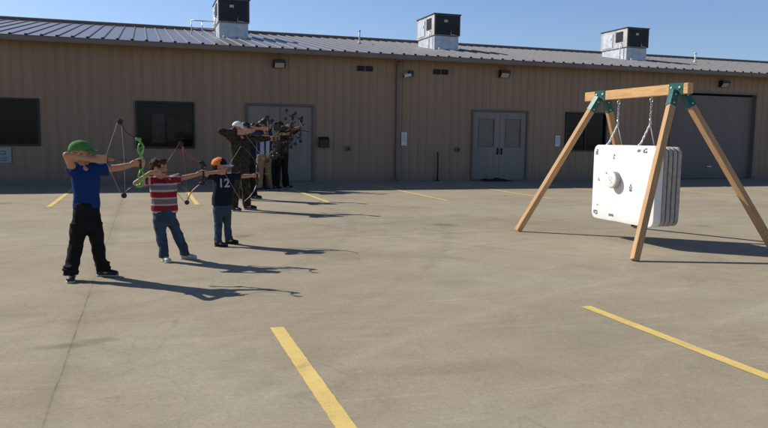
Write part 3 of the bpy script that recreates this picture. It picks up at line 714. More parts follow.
# the layered foam block
tg = thing('archery_target', ((TX0+TX1)/2, (TY0+TY1)/2, 0), 'big white layered foam archery target block hanging in the wooden frame', 'archery target')
tcx, tcy = (TX0+TX1)/2, (TY0+TY1)/2
def slab(x0, x1, inset, r, bulge=0.0, seed=0):
    hw = (TY1-TY0)/2-inset; hz = (TZ1-TZ0)/2-inset; zc = (TZ0+TZ1)/2; out = []
    per = []
    for (sy, sz, a0) in ((1, 1, 0), (-1, 1, 90), (-1, -1, 180), (1, -1, 270)):
        for k in range(7):
            a = radians(a0+90*k/6); per.append((sy*(hw-r)+r*cos(a), sz*(hz-r)+r*sin(a)))
    # subdivide straight runs for a slight sag
    full = []
    for i in range(len(per)):
        a = per[i]; b = per[(i+1) % len(per)]; full.append(a)
        if math.hypot(a[0]-b[0], a[1]-b[1]) > .3:
            for q in range(1, 12): full.append((a[0]+(b[0]-a[0])*q/12, a[1]+(b[1]-a[1])*q/12))
    def wv(p, s): 
        k = 1+.006*noise.noise(Vector((p[0]*3, p[1]*3, seed+s))); return (p[0]*k, p[1]*k)
    m = MB(); rb = .010; n = len(full); rings = []
    for xx, sc in ((x0, rb), (x0+rb*.3, rb*.3), (x0+rb, 0), (x1-rb, 0), (x1-rb*.3, rb*.3), (x1, rb)):
        rr = []
        for p in full:
            q = wv(p, 0); l = math.hypot(*q); rr.append((xx, q[0]*(1-sc/hw), zc+q[1]*(1-sc/hz)))
        rings.append(rr)
    # dished front face made of concentric rings
    vs = [v for r_ in rings for v in r_]; fs = []
    for i in range(len(rings)-1):
        for k in range(n): fs.append((i*n+k, i*n+(k+1) % n, (i+1)*n+(k+1) % n, (i+1)*n+k))
    def face(base, xx, sgn):
        prev = base
        for s_ in (.8, .6, .4, .2):
            st = len(vs)
            for (x, y, z) in [vs[base+k] for k in range(n)]:
                yy = y*s_; zz = zc+(z-zc)*s_
                vs.append((xx+sgn*(.004*noise.noise(Vector((yy*4, zz*4, seed)))), yy, zz))
            for k in range(n): fs.append((prev+k, prev+(k+1) % n, st+(k+1) % n, st+k))
            prev = st
        c = len(vs); vs.append((xx, 0, zc))
        for k in range(n): fs.append((prev+k, prev+(k+1) % n, c))
    face(0, x0, -1); face((len(rings)-1)*n, x1, 1)
    m.add(vs, fs); return m
nl = 5; tot = TX1-TX0; gap = .02; th = [.125] + [(tot-.125-4*gap)/4]*4
x = TX0-tcx
for i in range(nl):
    mm = slab(x, x+th[i], 0.0 if i == 0 else .012, .10, seed=i*3)
    if i == 0: face_o = mm.build('front_layer', M['foam'], tg, True)
    else: mm.build('foam_layer', M['foamside'] if i < nl-1 else M['foamside'], tg, True)
    x += th[i]
    if i < nl-1:
        mg = slab(x-.01, x+gap+.01, .035, .08, seed=20); mg.build('seam', M['gap'], tg)
        x += gap
fx = TX0-tcx
# round core insert: proud of the face, slightly drooping
m = MB(); cyy = .20; czz = .90
cyy = 8.93-tcy
rings = []
for xx, rr in ((.03, .122), (-.08, .122)):
    rings.append(((fx+xx, cyy, czz), rr, rr, Vector((0, 1, 0)), Vector((0, 0, 1))))
m.loft(rings, 32, False); ins = m.build('core_insert', M['foamside'], tg, True)  # side takes the darker foam to paint its shaded crescent
m = MB(); rings = []
for xx, rr in ((-.078, .123), (-.088, .118), (-.094, .10), (-.097, .05)):
    rings.append(((fx+xx, cyy, czz), rr, rr, Vector((0, 1, 0)), Vector((0, 0, 1))))
m.loft(rings, 32); m.build('insert_face', M['foam'], ins, True)
m = MB()
for q in range(9):
    if q in (3, 6): continue
    a = .3+q*.5; m.box((fx-.0985, cyy+.045*cos(a), czz+.045*sin(a)), (.002, .014, .010), Matrix.Rotation(a, 3, 'X'))
m.box((fx-.0985, cyy+.004, czz-.004), (.002, .022, .02)); m.build('aiming_mark', M['pinkink'], ins)
# printed marks on the face
marks = []
def glyphs(y, z, n, sz, vert=False, seed=0):
    r = random.Random(seed); out = MB(); p = 0
    for k in range(n):
        w = sz*r.uniform(.35, .7)
        for q in range(3):
            if r.random() < .75:
                a = p+w/2; b = (q-1)*sz*.42
                if vert: out.box((fx-.006, y-b, z-a), (.003, sz*.26, w))
                else: out.box((fx-.006, y-a, z+b), (.003, w, sz*.26))
            if q < 2 and r.random() < .6:
                a = p+r.choice((.1, .9))*w; b = (q-.5)*sz*.42
                if vert: out.box((fx-.007, y-b, z-a), (.003, sz*.3, sz*.16))
                else: out.box((fx-.007, y-a, z+b), (.003, sz*.16, sz*.3))
        p += w+sz*.22
    return out
def P(y): return y-tcy
for (y, z, n, sz, vert, sd) in ((9.42, 1.34, 3, .045, True, 1), (8.99, 1.27, 3, .03, True, 2), (8.47, 1.335, 4, .03, False, 3), (8.34, 1.34, 2, .055, False, 4), (9.34, .91, 2, .035, True, 5),
                                (8.58, .86, 3, .045, True, 6), (9.06, .375, 5, .03, False, 7), (9.44, .385, 3, .055, False, 8), (9.36, .50, 1, .022, False, 9), (9.17, .99, 2, .018, False, 10)):
    g_ = glyphs(P(y), z, n, sz, vert, sd); g_.build('printed_mark', M['ink'], face_o)
m = MB(); m.tube([(0, 0, TZ0+.01), (.01, 0, TZ0-.045)], .016, 8); m.box((.01, 0, TZ0-.05), (.035, .035, .025)); m.build('hanging_strap', M['black'], tg, True)  # small black strap end hanging under the block

# ---------------------------------------------------------------- people
def hand(mb, P, s, sy, kind):
    """P palm anchor at the gripped point; s scale (hand length); sy=+1 left hand with palm toward -Y, -1 mirrored."""
    P = Vector(P)
    def q(x, y, z): return P + Vector((x*s, y*s*sy, z*s))
    if kind == 'grip':
        mb.cap(q(-.50, .06, -.04), q(-.14, .10, .0), .17*s, .19*s)
        mb.cap(q(-.42, .06, .08), q(-.08, .10, .14), .11*s, .11*s); mb.cap(q(-.42, .06, -.14), q(-.08, .10, -.16), .11*s, .11*s)
        for z, l, in ((.21, .95), (.08, 1.05), (-.05, 1.0), (-.18, .82)):
            a, b, c, d = q(-.08, .12, z), q(.15*l, .10, z), q(.22*l, -.12, z-.02), q(.06, -.24*l, z-.02)
            mb.cap(a, b, .072*s, .066*s); mb.cap(b, c, .066*s, .06*s); mb.cap(c, d, .06*s, .052*s)
        mb.cap(q(-.34, -.02, .12), q(-.10, -.16, .24), .09*s, .07*s); mb.cap(q(-.10, -.16, .24), q(.10, -.20, .28), .07*s, .055*s)
    else:   # drawing hand: fingers hooked on the string at P
        mb.cap(q(-.85, -.03, 0), q(-.52, -.06, 0), .17*s, .18*s)
        mb.cap(q(-.78, -.03, .10), q(-.44, -.07, .13), .10*s, .10*s); mb.cap(q(-.78, -.03, -.10), q(-.44, -.07, -.14), .10*s, .10*s)
        for z, l in ((.20, .9), (.07, 1.0), (-.06, .97), (-.19, .75)):
            a, b, c, d = q(-.44, -.07, z), q(-.12, -.09, z), q(.08*l, -.02, z), q(.0, .12, z)
            mb.cap(a, b, .072*s, .066*s); mb.cap(b, c, .066*s, .06*s); mb.cap(c, d, .058*s, .05*s)
        mb.cap(q(-.68, .06, .12), q(-.42, .16, .10), .09*s, .07*s); mb.cap(q(-.42, .16, .10), q(-.24, .17, .02), .068*s, .055*s)

def person(name, loc, H, label, P):
    """chest faces -Y, aiming along +X; P gives joints in metres relative to the point between the feet"""
    t = thing(name, loc, label, 'person', 'archers in a line')
    V = Vector; vox = P.get('vox', .0065)
    hc = V(P['head']); hh = P['hh']; yaw = P.get('yaw', 0); pit = P.get('pitch', 0)
    HR = Matrix.Rotation(yaw, 3, 'Z') @ Matrix.Rotation(-pit, 3, 'Y') @ Matrix.Rotation(P.get('roll', 0), 3, 'X')
    def h(x, y, z): return hc + HR @ V((x*hh, y*hh, z*hh))
    shR, elR, haR = V(P['shR']), V(P['elR']), V(P['haR']); shL, elL, haL = V(P['shL']), V(P['elL']), V(P['haL'])
    k = H/1.4; b = P.get('build', 1.0)
    hs = P.get('hs', .115*H)           # hand length
    mid = (shR+shL)/2; pel = V(P['pelvis']); 
    ax = (shL-shR); ax.z = 0; ax.normalize(); ay = V((-ax.y, ax.x, 0))
    mb = MB()
    # head
    for c, r in (((-.05, 0, .13), (.42, .335, .37)), ((.10, 0, -.12), (.27, .26, .36)), ((.12, 0, -.33), (.20, .19, .14))):
        mb.ell(h(*c), tuple(q*hh for q in r), HR)
    mb.ell(h(.27, 0, -.41), (.085*hh,)*3, HR); mb.cap(h(.35, 0, .02), h(.44, 0, -.12), .035*hh, .052*hh); mb.cap(h(.33, -.12, .075), h(.33, .12, .075), .055*hh, .055*hh)
    mb.ell(h(.345, 0, -.25), (.05*hh, .10*hh, .028*hh), HR); mb.ell(h(.34, 0, -.30), (.05*hh, .08*hh, .025*hh), HR)
    for s in (-1, 1):
        mb.ell(h(.22, s*.16, -.13), (.11*hh, .10*hh, .10*hh), HR); mb.ell(h(-.03, s*.345, -.04), (.075*hh, .035*hh, .125*hh), HR)
    # neck, torso core
    mb.cap(h(-.06, 0, -.28), mid+V((0, 0, -.02*k)), .062*k*b*1.0, .078*k*b)
    th = P.get('tw', .135)*k*b
    mb.loft([(pel+V((0, 0, -.04*k)), th*.85, th*.6, ax, ay), (pel.lerp(mid, .4), th*.78, th*.55, ax, ay), (pel.lerp(mid, .8), th*.95, th*.62, ax, ay), (mid+V((0, 0, .0)), th*.6, th*.4, ax, ay)], 18)
    mb.cap(shR, shL, .052*k*b, .052*k*b)
    # arms
    ra, re, rw = .043*k*b, .034*k*b, .024*k*b
    wL = haL + (elL-haL).normalized()*hs*.5; 
    mb.cap(shL, elL, ra, re); mb.cap(elL, elL.lerp(wL, .35), re*1.02, re*.98); mb.cap(elL.lerp(wL, .35), wL, re*.98, rw)
    hand(mb, haL, hs, 1, 'grip')
    wR = haR + V((-.85*hs, .0, 0))
    mb.cap(shR, elR, ra, re); mb.cap(elR, elR.lerp(wR, .35), re*1.02, re*.98); mb.cap(elR.lerp(wR, .35), wR, re*.98, rw)
    hand(mb, haR, hs, 1, 'draw')
    # legs
    for s in ('R', 'L'):
        hip = pel + ax*(-.06 if s == 'R' else .06)*k + V((0, 0, -.04*k)); kn = V(P['kn'+s]); an = V(P['an'+s])
        mb.cap(hip, kn, .048*k*b, .038*k*b); mb.cap(kn, an, .038*k*b, .026*k*b); mb.cap(an, an+V((.03, -.04, -.02))*k, .028*k, .026*k)
    body = remesh('body', mb, vox, M['skin'], t, 2)
    for s in (-1, 1):
        e = MB(); e.ell(h(.335, s*.125, .0), (.03*hh, .042*hh, .024*hh), HR, 8, 6); e.build('eye', M['eye'], body, True)
    # shirt
    sb = MB(); hem = P['hem']; sw = P.get('sw', th*1.12); sd = P.get('sd', th*.78); b0 = V((pel.x+P.get('hemdx', 0), pel.y, hem))
    w_h = P.get('hemw', sw*.95)
    chest = b0.lerp(mid, .72)
    sb.loft([(b0, w_h, sd*.98, ax, ay), (b0+V((0, 0, .02)), w_h*1.02, sd, ax, ay), (b0.lerp(mid, .35), sw*.96, sd*.97, ax, ay), (chest, sw*1.02, sd*1.0, ax, ay), (b0.lerp(mid, .92), sw*1.0, sd*.82, ax, ay),
             (mid+V((0, 0, .018*k)), sw*.72, sd*.55, ax, ay), (mid+V((0, 0, .05*k)), .066*k*b, .062*k*b, ax, ay)], 24)
    sb.cap(shR, shL, .064*k*b, .064*k*b)
    sl = P.get('sleeve', .45)
    for (sh, el, w, sl) in ((shR, elR, wR, P.get('sleeveR', sl)), (shL, elL, wL, sl)):
        if sl <= 1:
            e = sh.lerp(el, sl); d = (el-sh).normalized()
            up = V((0, 0, 1)) if abs(d.z) < .9 else V((0, 1, 0)); U = d.cross(up).normalized(); W = U.cross(d)
            sb.ell(sh, (.068*k*b,)*3); r0 = .064*k*b; r1 = P.get('cuff', .062)*k*b
            sb.loft([(sh-d*.01, r0, r0, U, W), (sh.lerp(e, .5), r0*.98, r0*.98, U, W), (e-d*.008, r1, r1*1.08, U, W), (e, r1, r1*1.08, U, W)], 18)
        else:
            sb.cap(sh, el, .066*k*b, .052*k*b); sb.cap(el, w, .052*k*b, .038*k*b)
    shirt = remesh('shirt', sb, vox*1.15, P['shirt'], t, 3, P.get('fold', .015)*k, 8.5/k, P.get('cfn'), seed=P.get('seed', 1), zs=.5)
    if P.get('collar'):
        cb = MB(); n0 = mid+V((0.0, -.004, .058*k)); pts = []
        for q in range(13):
            a = -pi/2+2*pi*(q+.5)/13; pts.append(n0+V((cos(a)*.066*k, sin(a)*.064*k, -.012*k*(1-sin(a)))))
        cb.tube(pts, .010*k, 6); cb.build('collar', P['shirt'], shirt, True)
    # trousers
    tr = MB(); tw = P.get('thigh', .085)*k; hemr = P.get('trhem', .062)*k; wz = P['waist']
    tr.loft([(V((pel.x, pel.y, wz)), th*1.02, sd*.93, ax, ay), (V((pel.x, pel.y, wz-.06*k)), th*1.10, sd*1.0, ax, ay), (V((pel.x, pel.y, P['crotch']+.08*k)), th*1.16, sd*1.04, ax, ay), (V((pel.x, pel.y, P['crotch']+.02)), th*1.12, sd*1.0, ax, ay), (V((pel.x, pel.y, P['crotch']-.02)), th*.7, sd*.6, ax, ay)], 22)
    for s in ('R', 'L'):
        sg = -1 if s == 'R' else 1
        kn = V(P['kn'+s]); an = V(P['an'+s]); hip = V((pel.x, pel.y, P['crotch']+.07*k)) + ax*(sg*th*.56)
        rr = [(hip, tw, tw*1.02), (hip.lerp(kn, .5), tw*.93, tw*.93), (kn, tw*.80, tw*.82), (kn.lerp(an, .5), (tw*.76+hemr)/2, (tw*.76+hemr)/2), (kn.lerp(an, .85), hemr, hemr), (V((an.x, an.y, an.z-.015*k)), hemr*1.06, hemr*1.1)]
        tr.ring_z([(c, a_, b_) for c, a_, b_ in rr], 18)
        if P.get('bunch'):
            for q in range(3):
                c = an+V((0, 0, .015+.028*q))*k; tr.ell(c+V((.006*(-1)**q, 0, 0)), (hemr*1.14, hemr*1.1, .017*k))
    remesh('trousers', tr, vox*1.2, P['trousers'], t, 2, .016*k, 8.5/k, seed=P.get('seed', 1)+5, zs=1.0)
    # shoes
    for s in ('R', 'L'):
        an = V(P['an'+s]); ta = P.get('toe'+s, -.6); d = V((cos(ta), sin(ta), 0)); n = V((-d.y, d.x, 0)); fl = P.get('fl', .155*H)
        sh_ = MB(); up = V((0, 0, 1))
        pr = [(-.27, .026, .035, .050), (-.20, .034, .055, .060), (0, .036, .058, .066), (.22, .038, .045, .052), (.45, .044, .032, .040), (.64, .040, .024, .032), (.73, .022, .016, .022)]
        rings = []
        for (u, w, hz, zc) in pr:
            zt = (zc+.030)*k; zb = .010*k; rings.append((V((an.x, an.y, 0))+d*(u*fl)+V((0, 0, (zt+zb)/2)), w*k, (zt-zb)/2, n, up))
        sh_.loft(rings, 16); sh_.cap(V((an.x, an.y, .05*k)), V((an.x, an.y, .085*k)), .034*k, .036*k)
        so = remesh('shoe', sh_, vox, P['shoe'], t, 2)
        sl_ = MB(); rr = []
        for (u, w, hz, zc) in pr: rr.append((V((an.x, an.y, 0))+d*(u*fl)+V((0, 0, .011*k)), w*k*1.06, .012*k, n, up))
        sl_.loft(rr, 14); sl_.build('sole', P.get('solem', M['sole']), so, True)
    # hat / hair
    if P.get('cap'):
        cm, bm_ = P['cap'], P.get('brim', P['cap'])
        cb = MB(); rg = 9; sgm = 24; vs = []; fs = []
        tilt = Matrix.Rotation(P.get('captilt', radians(8)), 3, 'Y')
        def hp(x, y, z): q = tilt @ V((x, y, z)); return h(q.x-.05, q.y, q.z+.17)
        for i in range(rg+1):
            a = radians(-6)+(pi/2-radians(-6))*i/rg
            for j in range(sgm):
                u = 2*pi*j/sgm; rr = cos(a) if i < rg else .02
                puff = 1+.03*noise.noise(V((cos(u)*2, sin(u)*2, a*2+P.get('seed', 0))))
                vs.append(hp(.47*rr*cos(u)*puff, .385*rr*sin(u)*puff, .40*sin(a)*puff))
        for i in range(rg):
            for j in range(sgm): fs.append((i*sgm+j, i*sgm+(j+1) % sgm, (i+1)*sgm+(j+1) % sgm, (i+1)*sgm+j))
        fs.append(tuple(rg*sgm+j for j in range(sgm)))
        cb.add(vs, fs)
        if isinstance(cm, tuple):
            cb.m = []
            for f_ in cb.f:
                c = sum((cb.v[i] for i in f_), V())/len(f_); lc = HR.inverted() @ (c-hc)
                cb.m.append(1 if lc.x/hh > P.get('split', .02) else 0)
        co = cb.build('cap', list(cm) if isinstance(cm, tuple) else cm, t, True)
        sd_ = co.modifiers.new('thick', 'SOLIDIFY'); sd_.thickness = .004
        bb = MB(); vs = []; fs = []; nu, nw = 12, 6; bl = P.get('briml', .34)
        for i in range(nu+1):
            u = radians(-62+124*i/nu)
            for j in range(nw+1):
                w = j/nw; x = .455*cos(u)+w*bl*cos(u)**.6; y = .37*sin(u)*(1-.12*w); z = -.03-.10*w*w-.35*y*y
                vs.append(hp(x, y, z))
        k0 = len(vs); vs += [v + (HR @ V((0, 0, -.022*hh))) for v in vs]
        for i in range(nu):
            for j in range(nw):
                a = i*(nw+1)+j; fs.append((a, a+nw+1, a+nw+2, a+1)); fs.append((k0+a, k0+a+1, k0+a+nw+2, k0+a+nw+1))
        edge = [i*(nw+1)+nw for i in range(nu+1)]
        for a, b_ in zip(edge, edge[1:]): fs.append((a, b_, k0+b_, k0+a))
        e2 = [j for j in range(nw+1)]; e3 = [nu*(nw+1)+j for j in range(nw+1)]
        for e in (e2, e3):
            for a, b_ in zip(e, e[1:]): fs.append((a, b_, k0+b_, k0+a))
        bb.add(vs, fs); bb.build('brim', bm_ if not isinstance(bm_, tuple) else bm_[0], co, True)
        bt = MB(); bt.ell(hp(0, 0, .405), (.04*hh, .04*hh, .02*hh)); bt.build('button', bm_ if not isinstance(bm_, tuple) else bm_[0], co, True)
        hb = MB(); hb.ell(h(-.13, 0, -.02), (.36*hh, .345*hh, .22*hh), HR); remesh('hair', hb, vox, P.get('hairm', M['hair']), t, 1, .012*k, 30)
    else:
        hb = MB(); hb.ell(h(-.075, 0, .17), (.44*hh, .365*hh, .38*hh), HR); hb.ell(h(-.17, 0, -.03), (.33*hh, .335*hh, .26*hh), HR); hb.cap(h(.22, -.16, .36), h(.24, .16, .36), .12*hh, .12*hh)
        remesh('hair', hb, vox, M['hair'], t, 1, .008*k, 34)
    return t, shirt

def lerp(a, b, t): return a+(b-a)*t

# --- boy in blue polo
kid1, _ = person('person', (-.58, 7.78, 0), 1.40, 'person in green cap, blue polo shirt and black trousers drawing a lime green bow', dict(
    head=(-.025, .03, 1.265), hh=.235, yaw=radians(-6), pitch=radians(-2), captilt=radians(-7), sleeveR=.22,
    shR=(-.095, -.01, 1.105), elR=(-.135, -.205, 1.255), haR=(.205, -.105, 1.215),
    shL=(.125, .045, 1.105), elL=(.325, .035, 1.125), haL=(.542, .02, 1.175),
    pelvis=(.012, .01, .78), tw=.118, hem=.715, sw=.132, sd=.104, hemw=.126, hemdx=.002,
    knR=(-.085, -.01, .37), anR=(-.145, -.07, .075), knL=(.095, .05, .37), anL=(.145, .10, .075),
    thigh=.088, trhem=.066, waist=.77, crotch=.50, bunch=True, toeR=-1.5, toeL=-.35,
    shirt=M['blue'], trousers=M['blacktrouser'], shoe=M['shoeblack'], cap=M['greencap'], collar=True, sleeve=.50, cuff=.068, seed=1))

# --- boy in striped T-shirt
def stripes(co):
    x, y, z = co
    if x > .115: s = (x-.115)*1.0
    elif x < -.235 and z > .9: s = (-.235-x)*1.0
    else: s = (z-.60+.01)
    p = (s % .160)/.160
    red, wh, gr = (.30, .016, .026), (.52, .46, .43), (.20, .17, .17)
    if x > .115 or (x < -.235 and z > .9):
        p = (s % .055)/.055; return red if p < .5 else (wh if p < .9 else gr)
    if p < .42: return red
    if p < .53: return wh
    if p < .88: return gr
    return wh
kid2, _ = person('person', (.32, 8.69, 0), 1.20, 'person with short dark hair in red and grey striped T-shirt and jeans', dict(
    head=(-.165, .0, 1.085), hh=.222, yaw=radians(-28), pitch=radians(2),
    shR=(-.235, -.02, .935), elR=(-.425, -.09, .915), haR=(-.155, -.105, 1.035),
    shL=(-.02, .03, .945), elL=(.13, .03, .975), haL=(.335, .015, 1.025),
    pelvis=(-.115, .0, .64), tw=.135, hem=.565, sw=.152, sd=.112, hemw=.146, hemdx=.0, hs=.13,
    knR=(-.155, -.01, .31), anR=(-.125, -.05, .065), knL=(.02, .04, .32), anL=(.115, .06, .065),
    thigh=.090, trhem=.066, waist=.62, crotch=.43, toeR=-1.2, toeL=-.35,
    shirt=M['striped'], trousers=M['denim'], shoe=M['shoewhite'], sleeve=.62, cuff=.066, cfn=stripes, seed=2))

# --- boy in number 12 jersey
kid3, sh3 = person('person', (.98, 9.80, 0), 1.17, 'person in orange and black cap, dark number 12 T-shirt and jeans', dict(
    head=(-.03, .02, 1.052), hh=.222, yaw=radians(-14), pitch=radians(-2), captilt=radians(-4), split=.10,
    shR=(-.085, -.02, .915), elR=(-.245, -.15, .965), haR=(.015, -.115, .985),
    shL=(.125, .03, .92), elL=(.285, .03, .925), haL=(.465, .015, .935),
    pelvis=(-.01, .0, .60), tw=.130, hem=.535, sw=.145, sd=.108, hemw=.134, hs=.125,
    knR=(-.065, -.03, .30), anR=(-.075, -.13, .065), knL=(.055, .05, .31), anL=(.085, .10, .065),
    thigh=.082, trhem=.060, waist=.60, crotch=.42, toeR=-.5, toeL=-.25,
    shirt=M['navy'], trousers=M['denim'], shoe=M['shoeblack'], solem=M['shoeblack'], cap=(M['orange'], M['navy']), brim=M['greybrim'], briml=.42, sleeve=.75, cuff=.066, seed=3))
# jersey number laid on the chest
def number(shirt, txt, cx, z, size, mat):
    cu = bpy.data.curves.new('num', 'FONT'); cu.body = txt; cu.size = size; cu.align_x = 'CENTER'; cu.offset = .004
    to = bpy.data.objects.new('num', cu); col.objects.link(to)
    dg = bpy.context.evaluated_depsgraph_get(); dg.update()
    me = bpy.data.meshes.new_from_object(to.evaluated_get(dg)); bpy.data.objects.remove(to)
    bm = bmesh.new(); bm.from_mesh(me); bmesh.ops.subdivide_edges(bm, edges=bm.edges, cuts=3); bmesh.ops.triangulate(bm, faces=bm.faces); bm.to_mesh(me); bm.free()
    bv = BVHTree.FromPolygons([v.co for v in shirt.data.vertices], [tuple(p.vertices) for p in shirt.data.polygons])
    for v in me.vertices:
        x, zz = cx+v.co.x, z+v.co.y
        hit = bv.ray_cast(Vector((x, -1, zz)), Vector((0, 1, 0)))
        v.co = Vector((x, (hit[0].y if hit[0] else -.1)-.004, zz))
    me.materials.clear(); me.materials.append(mat)
    o = bpy.data.objects.new('jersey_number', me); col.objects.link(o); o.parent = shirt
number(sh3, '12', .01, .79, .155, M['num'])

# --- adults further down the line
def adult(loc, H, label, o):
    s = H/1.77
    d = dict(head=(-.03*s, .03, 1.625*s), hh=.235*s, yaw=radians(-8), pitch=0,
             shR=(-.15*s, -.04, 1.43*s), elR=(-.37*s, -.16, 1.56*s), haR=(.06*s, -.12, 1.54*s),
             shL=(.16*s, .06, 1.43*s), elL=(.42*s, .05, 1.42*s), haL=(.665*s, .03, 1.43*s),
             pelvis=(0, 0, .95*s), tw=.130, hem=.80*s, sw=.205*s, sd=.135*s, hemw=.185*s, hs=.185*s,
             knR=(-.10*s, -.04, .50*s), anR=(-.15*s, -.12, .09*s), knL=(.10*s, .06, .50*s), anL=(.15*s, .15, .09*s),
             thigh=.083, trhem=.066, waist=.95*s, crotch=.80*s, toeR=-.9, toeL=-.3, vox=.011, fold=.012, fl=.26*s)
    d.update(o); return person('person', loc, H, label, d)
p4, _ = adult((1.79, 14.40, 0), 1.77, 'person in white cap and camouflage clothes drawing a bow behind the number 12 shirt', dict(
    shirt=M['camo'], trousers=M['camo'], shoe=M['shoeblack'], cap=M['whitecap'], briml=.12, sleeve=1.5, seed=4))
p5, sh5 = adult((2.27, 16.9, 0), 1.82, 'person in dark cap and navy clothes with white sided shoes, behind the white cap', dict(
    shirt=M['navy'], trousers=M['blacktrouser'], shoe=M['shoeblack'], cap=M['shoeblack'], sleeve=.55, seed=5, yaw=radians(-25), haL=(.70, .03, 1.43)))
p6, sh6 = adult((3.10, 19.75, 0), 1.93, 'person in khaki trousers and blue and white shirt, partly behind the navy clothed archer', dict(
    shirt=attr_mat('blue white panel shirt'), trousers=M['khaki'], shoe=M['shoeblack'], cap=M['shoeblack'], sleeve=.5, seed=6,
    cfn=lambda c: ((.36, .40, .50) if (abs(c.x) < .13 and abs(c.x-.0) > .025 and c.z < 1.38) else (.02, .03, .085))))
p7, _ = adult((3.22, 19.95, 0), 2.0, 'tallest person in black cap and black clothes before the grey door', dict(
    shirt=M['shoeblack'], trousers=M['blacktrouser'], shoe=M['shoeblack'], cap=M['shoeblack'], sleeve=1.5, seed=7, haL=(.62, -.22, 1.78), elL=(.40, -.12, 1.70)))
p8, _ = adult((3.66, 20.25, 0), 1.93, 'person in camouflage jacket and black trousers, farthest right in the line of archers', dict(
    shirt=M['camo'], trousers=M['blacktrouser'], shoe=M['shoeblack'], cap=M['camo'], sleeve=1.5, seed=8, haL=(.46, -.34, 1.72), elL=(.36, -.15, 1.62)))

# ---------------------------------------------------------------- bows
def bow(grip, label, rise, limbs, c1, c2, nock, ms, mr, ml, arrow_label, vane, cam_r=.028, sling=False, compound=True, arrow_len=.66, full=None, sr=.0022, strm=None):
    """grip world point; c1/c2 upper and lower axle in local x,z; nock local (x,y,z)"""
    t = thing('bow', grip, label, 'bow', 'bows drawn by the archers'); strm = strm or M['string']
    r = MB(); n = 17
    if compound:
        # machined open riser: a solid spine at the grip, split into two struts above and below
        sp = []
        for i in range(9):
            u = -1+i/4; z = u*rise*.34; sp.append((Vector((.022*(1-u*u)+.0, 0, z)), .010, .012+.003*abs(u), Vector((0, 1, 0)), Vector((1, 0, 0))))
        r.loft(sp, 10)
        for sg in (-1, 1):
            a = rise*sg
            r.tube([(.0, 0, a*.30), (-.026, 0, a*.52), (-.022, 0, a*.70), (.004, 0, a*.86)], [.011, .007, .007, .010], 8)
            r.tube([(.0, 0, a*.30), (.026, 0, a*.48), (.030, 0, a*.68), (.002, 0, a*.88)], [.011, .008, .008, .010], 8)
            r.tube([(-.024, 0, a*.55), (.028, 0, a*.70)], .006, 6)
            r.tube([(.003, 0, a*.84), (-.012, 0, a*.93), (-.03, 0, a*1.0)], [.012, .012, .013], 8)
            r.box((-.022, 0, sg*rise*.98), (.06, .038, .03))
        ro = r.build('riser', mr, t, True)
        g_ = MB(); g_.cap((.0, 0, -.05), (.0, 0, .045), .015, .014); g_.build('grip', M['black'], ro, True)
        for sg, c in ((1, c1), (-1, c2)):
            l = MB(); a = Vector((-.03, 0, sg*rise)); e = Vector((c[0], 0, c[1])); d = (e-a); rings = []
            nn = Vector((0, 1, 0)); pp = d.normalized().cross(nn)
            for i in range(9):
                u = i/8; q = a.lerp(e, u)+pp*(sg*.03*sin(pi*u)); rings.append((q, .019*(1-.25*u), .006, nn, pp))
            l.loft(rings, 8); l.build('limb', ml, t, True)
            w = MB(); R = Matrix.Rotation(pi/2, 3, 'X')
            w.loft([((e.x, -.007, e.z), cam_r, cam_r, Vector((1, 0, 0)), Vector((0, 0, 1))), ((e.x, .007, e.z), cam_r, cam_r, Vector((1, 0, 0)), Vector((0, 0, 1)))], 16)
            w.build('cam_wheel', M['black'], t, False, .002)
    else:
        # one smooth recurve arc through riser and limbs
        arc = full; rings = []
        for (x, z, a, b_) in arc:
            rings.append((Vector((x, 0, z)), a, b_, Vector((0, 1, 0)), Vector((1, 0, 0))))
        half = len(rings)//2
        r.loft(rings[half-2:half+3], 10); r.build('riser', mr, t, True)
        l = MB(); l.loft(rings[:half-1], 10); l.build('limb', ml, t, True)
        l = MB(); l.loft(rings[half+2:], 10); l.build('limb', ml, t, True)
        g_ = MB(); g_.cap((.0, 0, -.05), (.0, 0, .045), .016, .015); g_.build('grip', M['black'], t, True)
    s = MB(); nk = Vector(nock); a = Vector((c1[0]-cam_r*.8*(compound), 0, c1[1])); b_ = Vector((c2[0]-cam_r*.8*compound, 0, c2[1]))
    s.tube([a, nk, b_], sr, 6); s.build('string', strm, t, True)
    if compound:
        s = MB(); s.tube([(c1[0]+.01, .012, c1[1]), ((c1[0]+c2[0])/2+.02, .02, (c1[1]+c2[1])/2), (c2[0]+.01, .012, c2[1])], sr*.9, 6); s.build('cable', strm if not ms else ms, t, True)
    if arrow_label:
        g3 = Vector(grip)+nk; tip = Vector(grip)+Vector((.06, -.01, .025)); d = (tip-g3).normalized()
        ar = thing('arrow', g3, arrow_label, 'arrow', 'arrows on the strings')
        L = (tip-g3).length+.05
        m = MB(); m.tube([(0, 0, 0), d*L], .0035, 6); m.build('shaft', M['shaft'], ar, True)
        m = MB(); m.tube([d*L, d*(L+.03)], [.004, .001], 6); m.build('point', M['steel'], ar, True)
        m = MB()
        for q in range(3):
            a = q*2*pi/3+.5; nn = d.cross(Vector((0, 0, 1))).normalized(); up = nn.cross(d); o_ = nn*cos(a)+up*sin(a)
            m.add([d*.03, d*.10, d*.085+o_*.014, d*.04+o_*.017], [(0, 1, 2, 3)])
        m.build('fletching', vane, ar)
    return t

